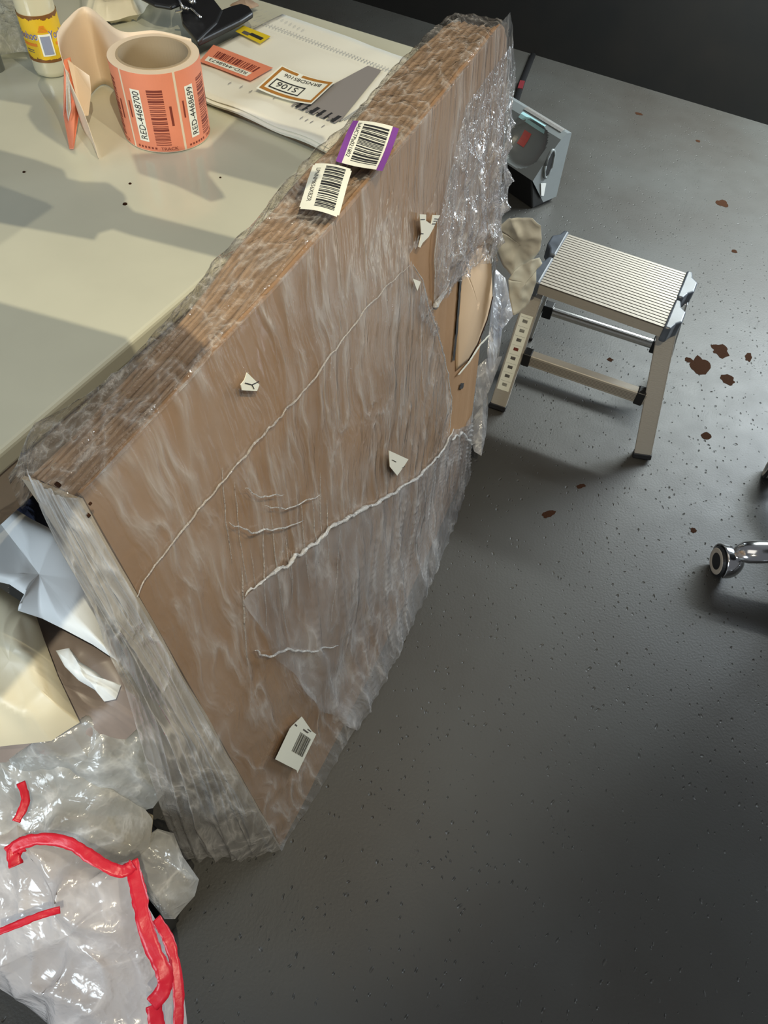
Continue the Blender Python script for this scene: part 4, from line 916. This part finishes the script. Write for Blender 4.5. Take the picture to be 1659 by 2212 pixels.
yel = mat('yellow_bottle_label', (.75, .48, .02), .4); brn = mat('brown_splash', (.20, .08, .02), .4); blu = mat('blue_print', (.08, .11, .40), .4); org = mat('orange_print', (.75, .22, .02), .4); wht = M['label_white']; gbl = mat('grey_blue_panel', (.28, .31, .42), .5)
d = Decal(bcyl); LC = math.pi * BRd
d.rect(-LC, .026, LC, .094, yel, 1, 60, 1)
def splash(y0, sgn, sd):
    n = 90
    for i in range(n):
        x = -LC + 2 * LC * i / n; h = .004 + .006 * abs(nz(x * 90, sd)) + .004 * max(0, nz(x * 260, sd + 3)); d.rect(x, y0, x + 2 * LC / n * 1.02, y0 + sgn * h, brn, 2)
splash(.094, -1, 1); splash(.026, 1, 7)
for xc in (-.030, .026, .075, -.080):
    d.text('Yoohoo', xc - .018, .060, .017, blu, lvl=4, fitw=.038); 
    d.text('Yoohoo', xc - .0186, .0594, .0182, wht, lvl=3, fitw=.0392)
    d.rect(xc - .010, .050, xc + .016, .0545, org, 3, 6)
    d.rect(xc - .006, .043, xc + .008, .0445, M['groove'], 3, 4); d.rect(xc - .006, .040, xc + .008, .0412, M['groove'], 3, 4)
d.rect(-.0085, .036, .0105, .068, wht, 5, 6); d.rect(-.006, .038, .0085, .065, gbl, 6, 6)
for k in range(5): d.rect(-.007 + .001 * k, .071 + k * .002, .008 - .001 * k, .0722 + k * .002, org, 5, 4)
d.build('bottle_label', bot, 'yellow label with brown splashes and blue lettering')
# grey rim at the left border
gb = onT(-16, 150); MB().lathe([(0, 0), (.02, 0), (.02, .05), (.012, .06), (0, .06)], gb, 24).build('grey_jar', mat('grey_jar', (.18, .19, .17), .3)); tag(bpy.data.objects['grey_jar'], 'small grey jar just cut off by the left border on the table', 'jar')
# crumpled plastic at the back left of the table
M['film_table'] = film('table_clear_bag', tint=(.95, .95, .88), haze=.30, hazevar=.4, bscale=(30, 30, 30), rough=.15, bump=.9, fine=100)
def tpuff(pts, th, am, m, name, lab, cat, **k): return tag(puff([(x, y, TZ + .014) for x, y in pts], th, am, m, name, back=.02, up=(0, 0, 1), **k), lab, cat)
tpuff([(-120, -60), (30, -70), (60, 0), (78, 60), (84, 100), (60, 112), (0, 118), (-80, 110)], .020, .010, M['film_table'], 'clear_plastic_bag', 'crumpled clear plastic bag on the table left of the bottle', 'bag', freq=18)
tpuff([(172, -60), (300, -70), (345, -20), (320, 12), (300, 35), (240, 45), (205, 48), (180, 40)], .024, .012, M['cream_bag'], 'crumpled_cream_bag', 'crumpled cream plastic behind the bottle and the label roll', 'bag', freq=20)
tpuff([(496, 12), (512, 4), (545, 5), (560, 12), (546, 18), (520, 20)], .004, .003, M['kraft_edge'], 'brown_paper_scrap', 'brown scrap of paper behind the clip at the table end', 'paper')
for px, py, r in [(270, 441, .003), (281, 397, .002), (476, 384, .0015), (52, 372, .002)]:
    p = onT(px, py); MB().lathe([(0, .0015), (r, .001), (r * 1.2, 0), (0, 0)], p, 7).build('crumb', M['chip']); 
for i, o in enumerate([o for o in bpy.data.objects if o.name.startswith('crumb')]):
    tag(o, ['larger brown crumb on the bare middle of the table', 'small crumb just below the label roll', 'tiny crumb near the torn clipboard papers', 'speck at the left side of the table'][i], 'crumb', 'crumbs on the table')

caster([(-90, 325), (0, 334), (82, 356), (143, 378), (147, 396), (182, 404), (239, 406), (273, 430), (269, 443), (295, 469), (470, 515), (640, 560), (600, 590), (469, 556), (282, 508), (243, 495), (213, 504), (204, 519), (122, 504), (0, 482), (-90, 470)], name='shadow_blocker', label='ragged added shadow blocker overhead, the long one')
caster([(300, 375), (290, 345), (455, 330), (520, 262), (700, 318), (600, 408), (451, 369), (449, 382), (486, 428), (456, 436), (378, 400)], name='shadow_blocker', label='small notched added shadow blocker overhead towards the far side')
caster([(-90, 125), (90, 140), (100, 180), (150, 260), (165, 336), (82, 282), (65, 260), (78, 230), (-90, 200)], name='shadow_blocker', label='narrow pointed added shadow blocker overhead on the left')
caster([(-90, 640), (0, 664), (278, 742), shadow_of(W(.165, HH, .004)), shadow_of(W(0, HH, .004)), shadow_of(W(-.1, HH, .0)), (-90, 1500)], name='shadow_blocker', label='broad added shadow blocker overhead nearest the viewer')
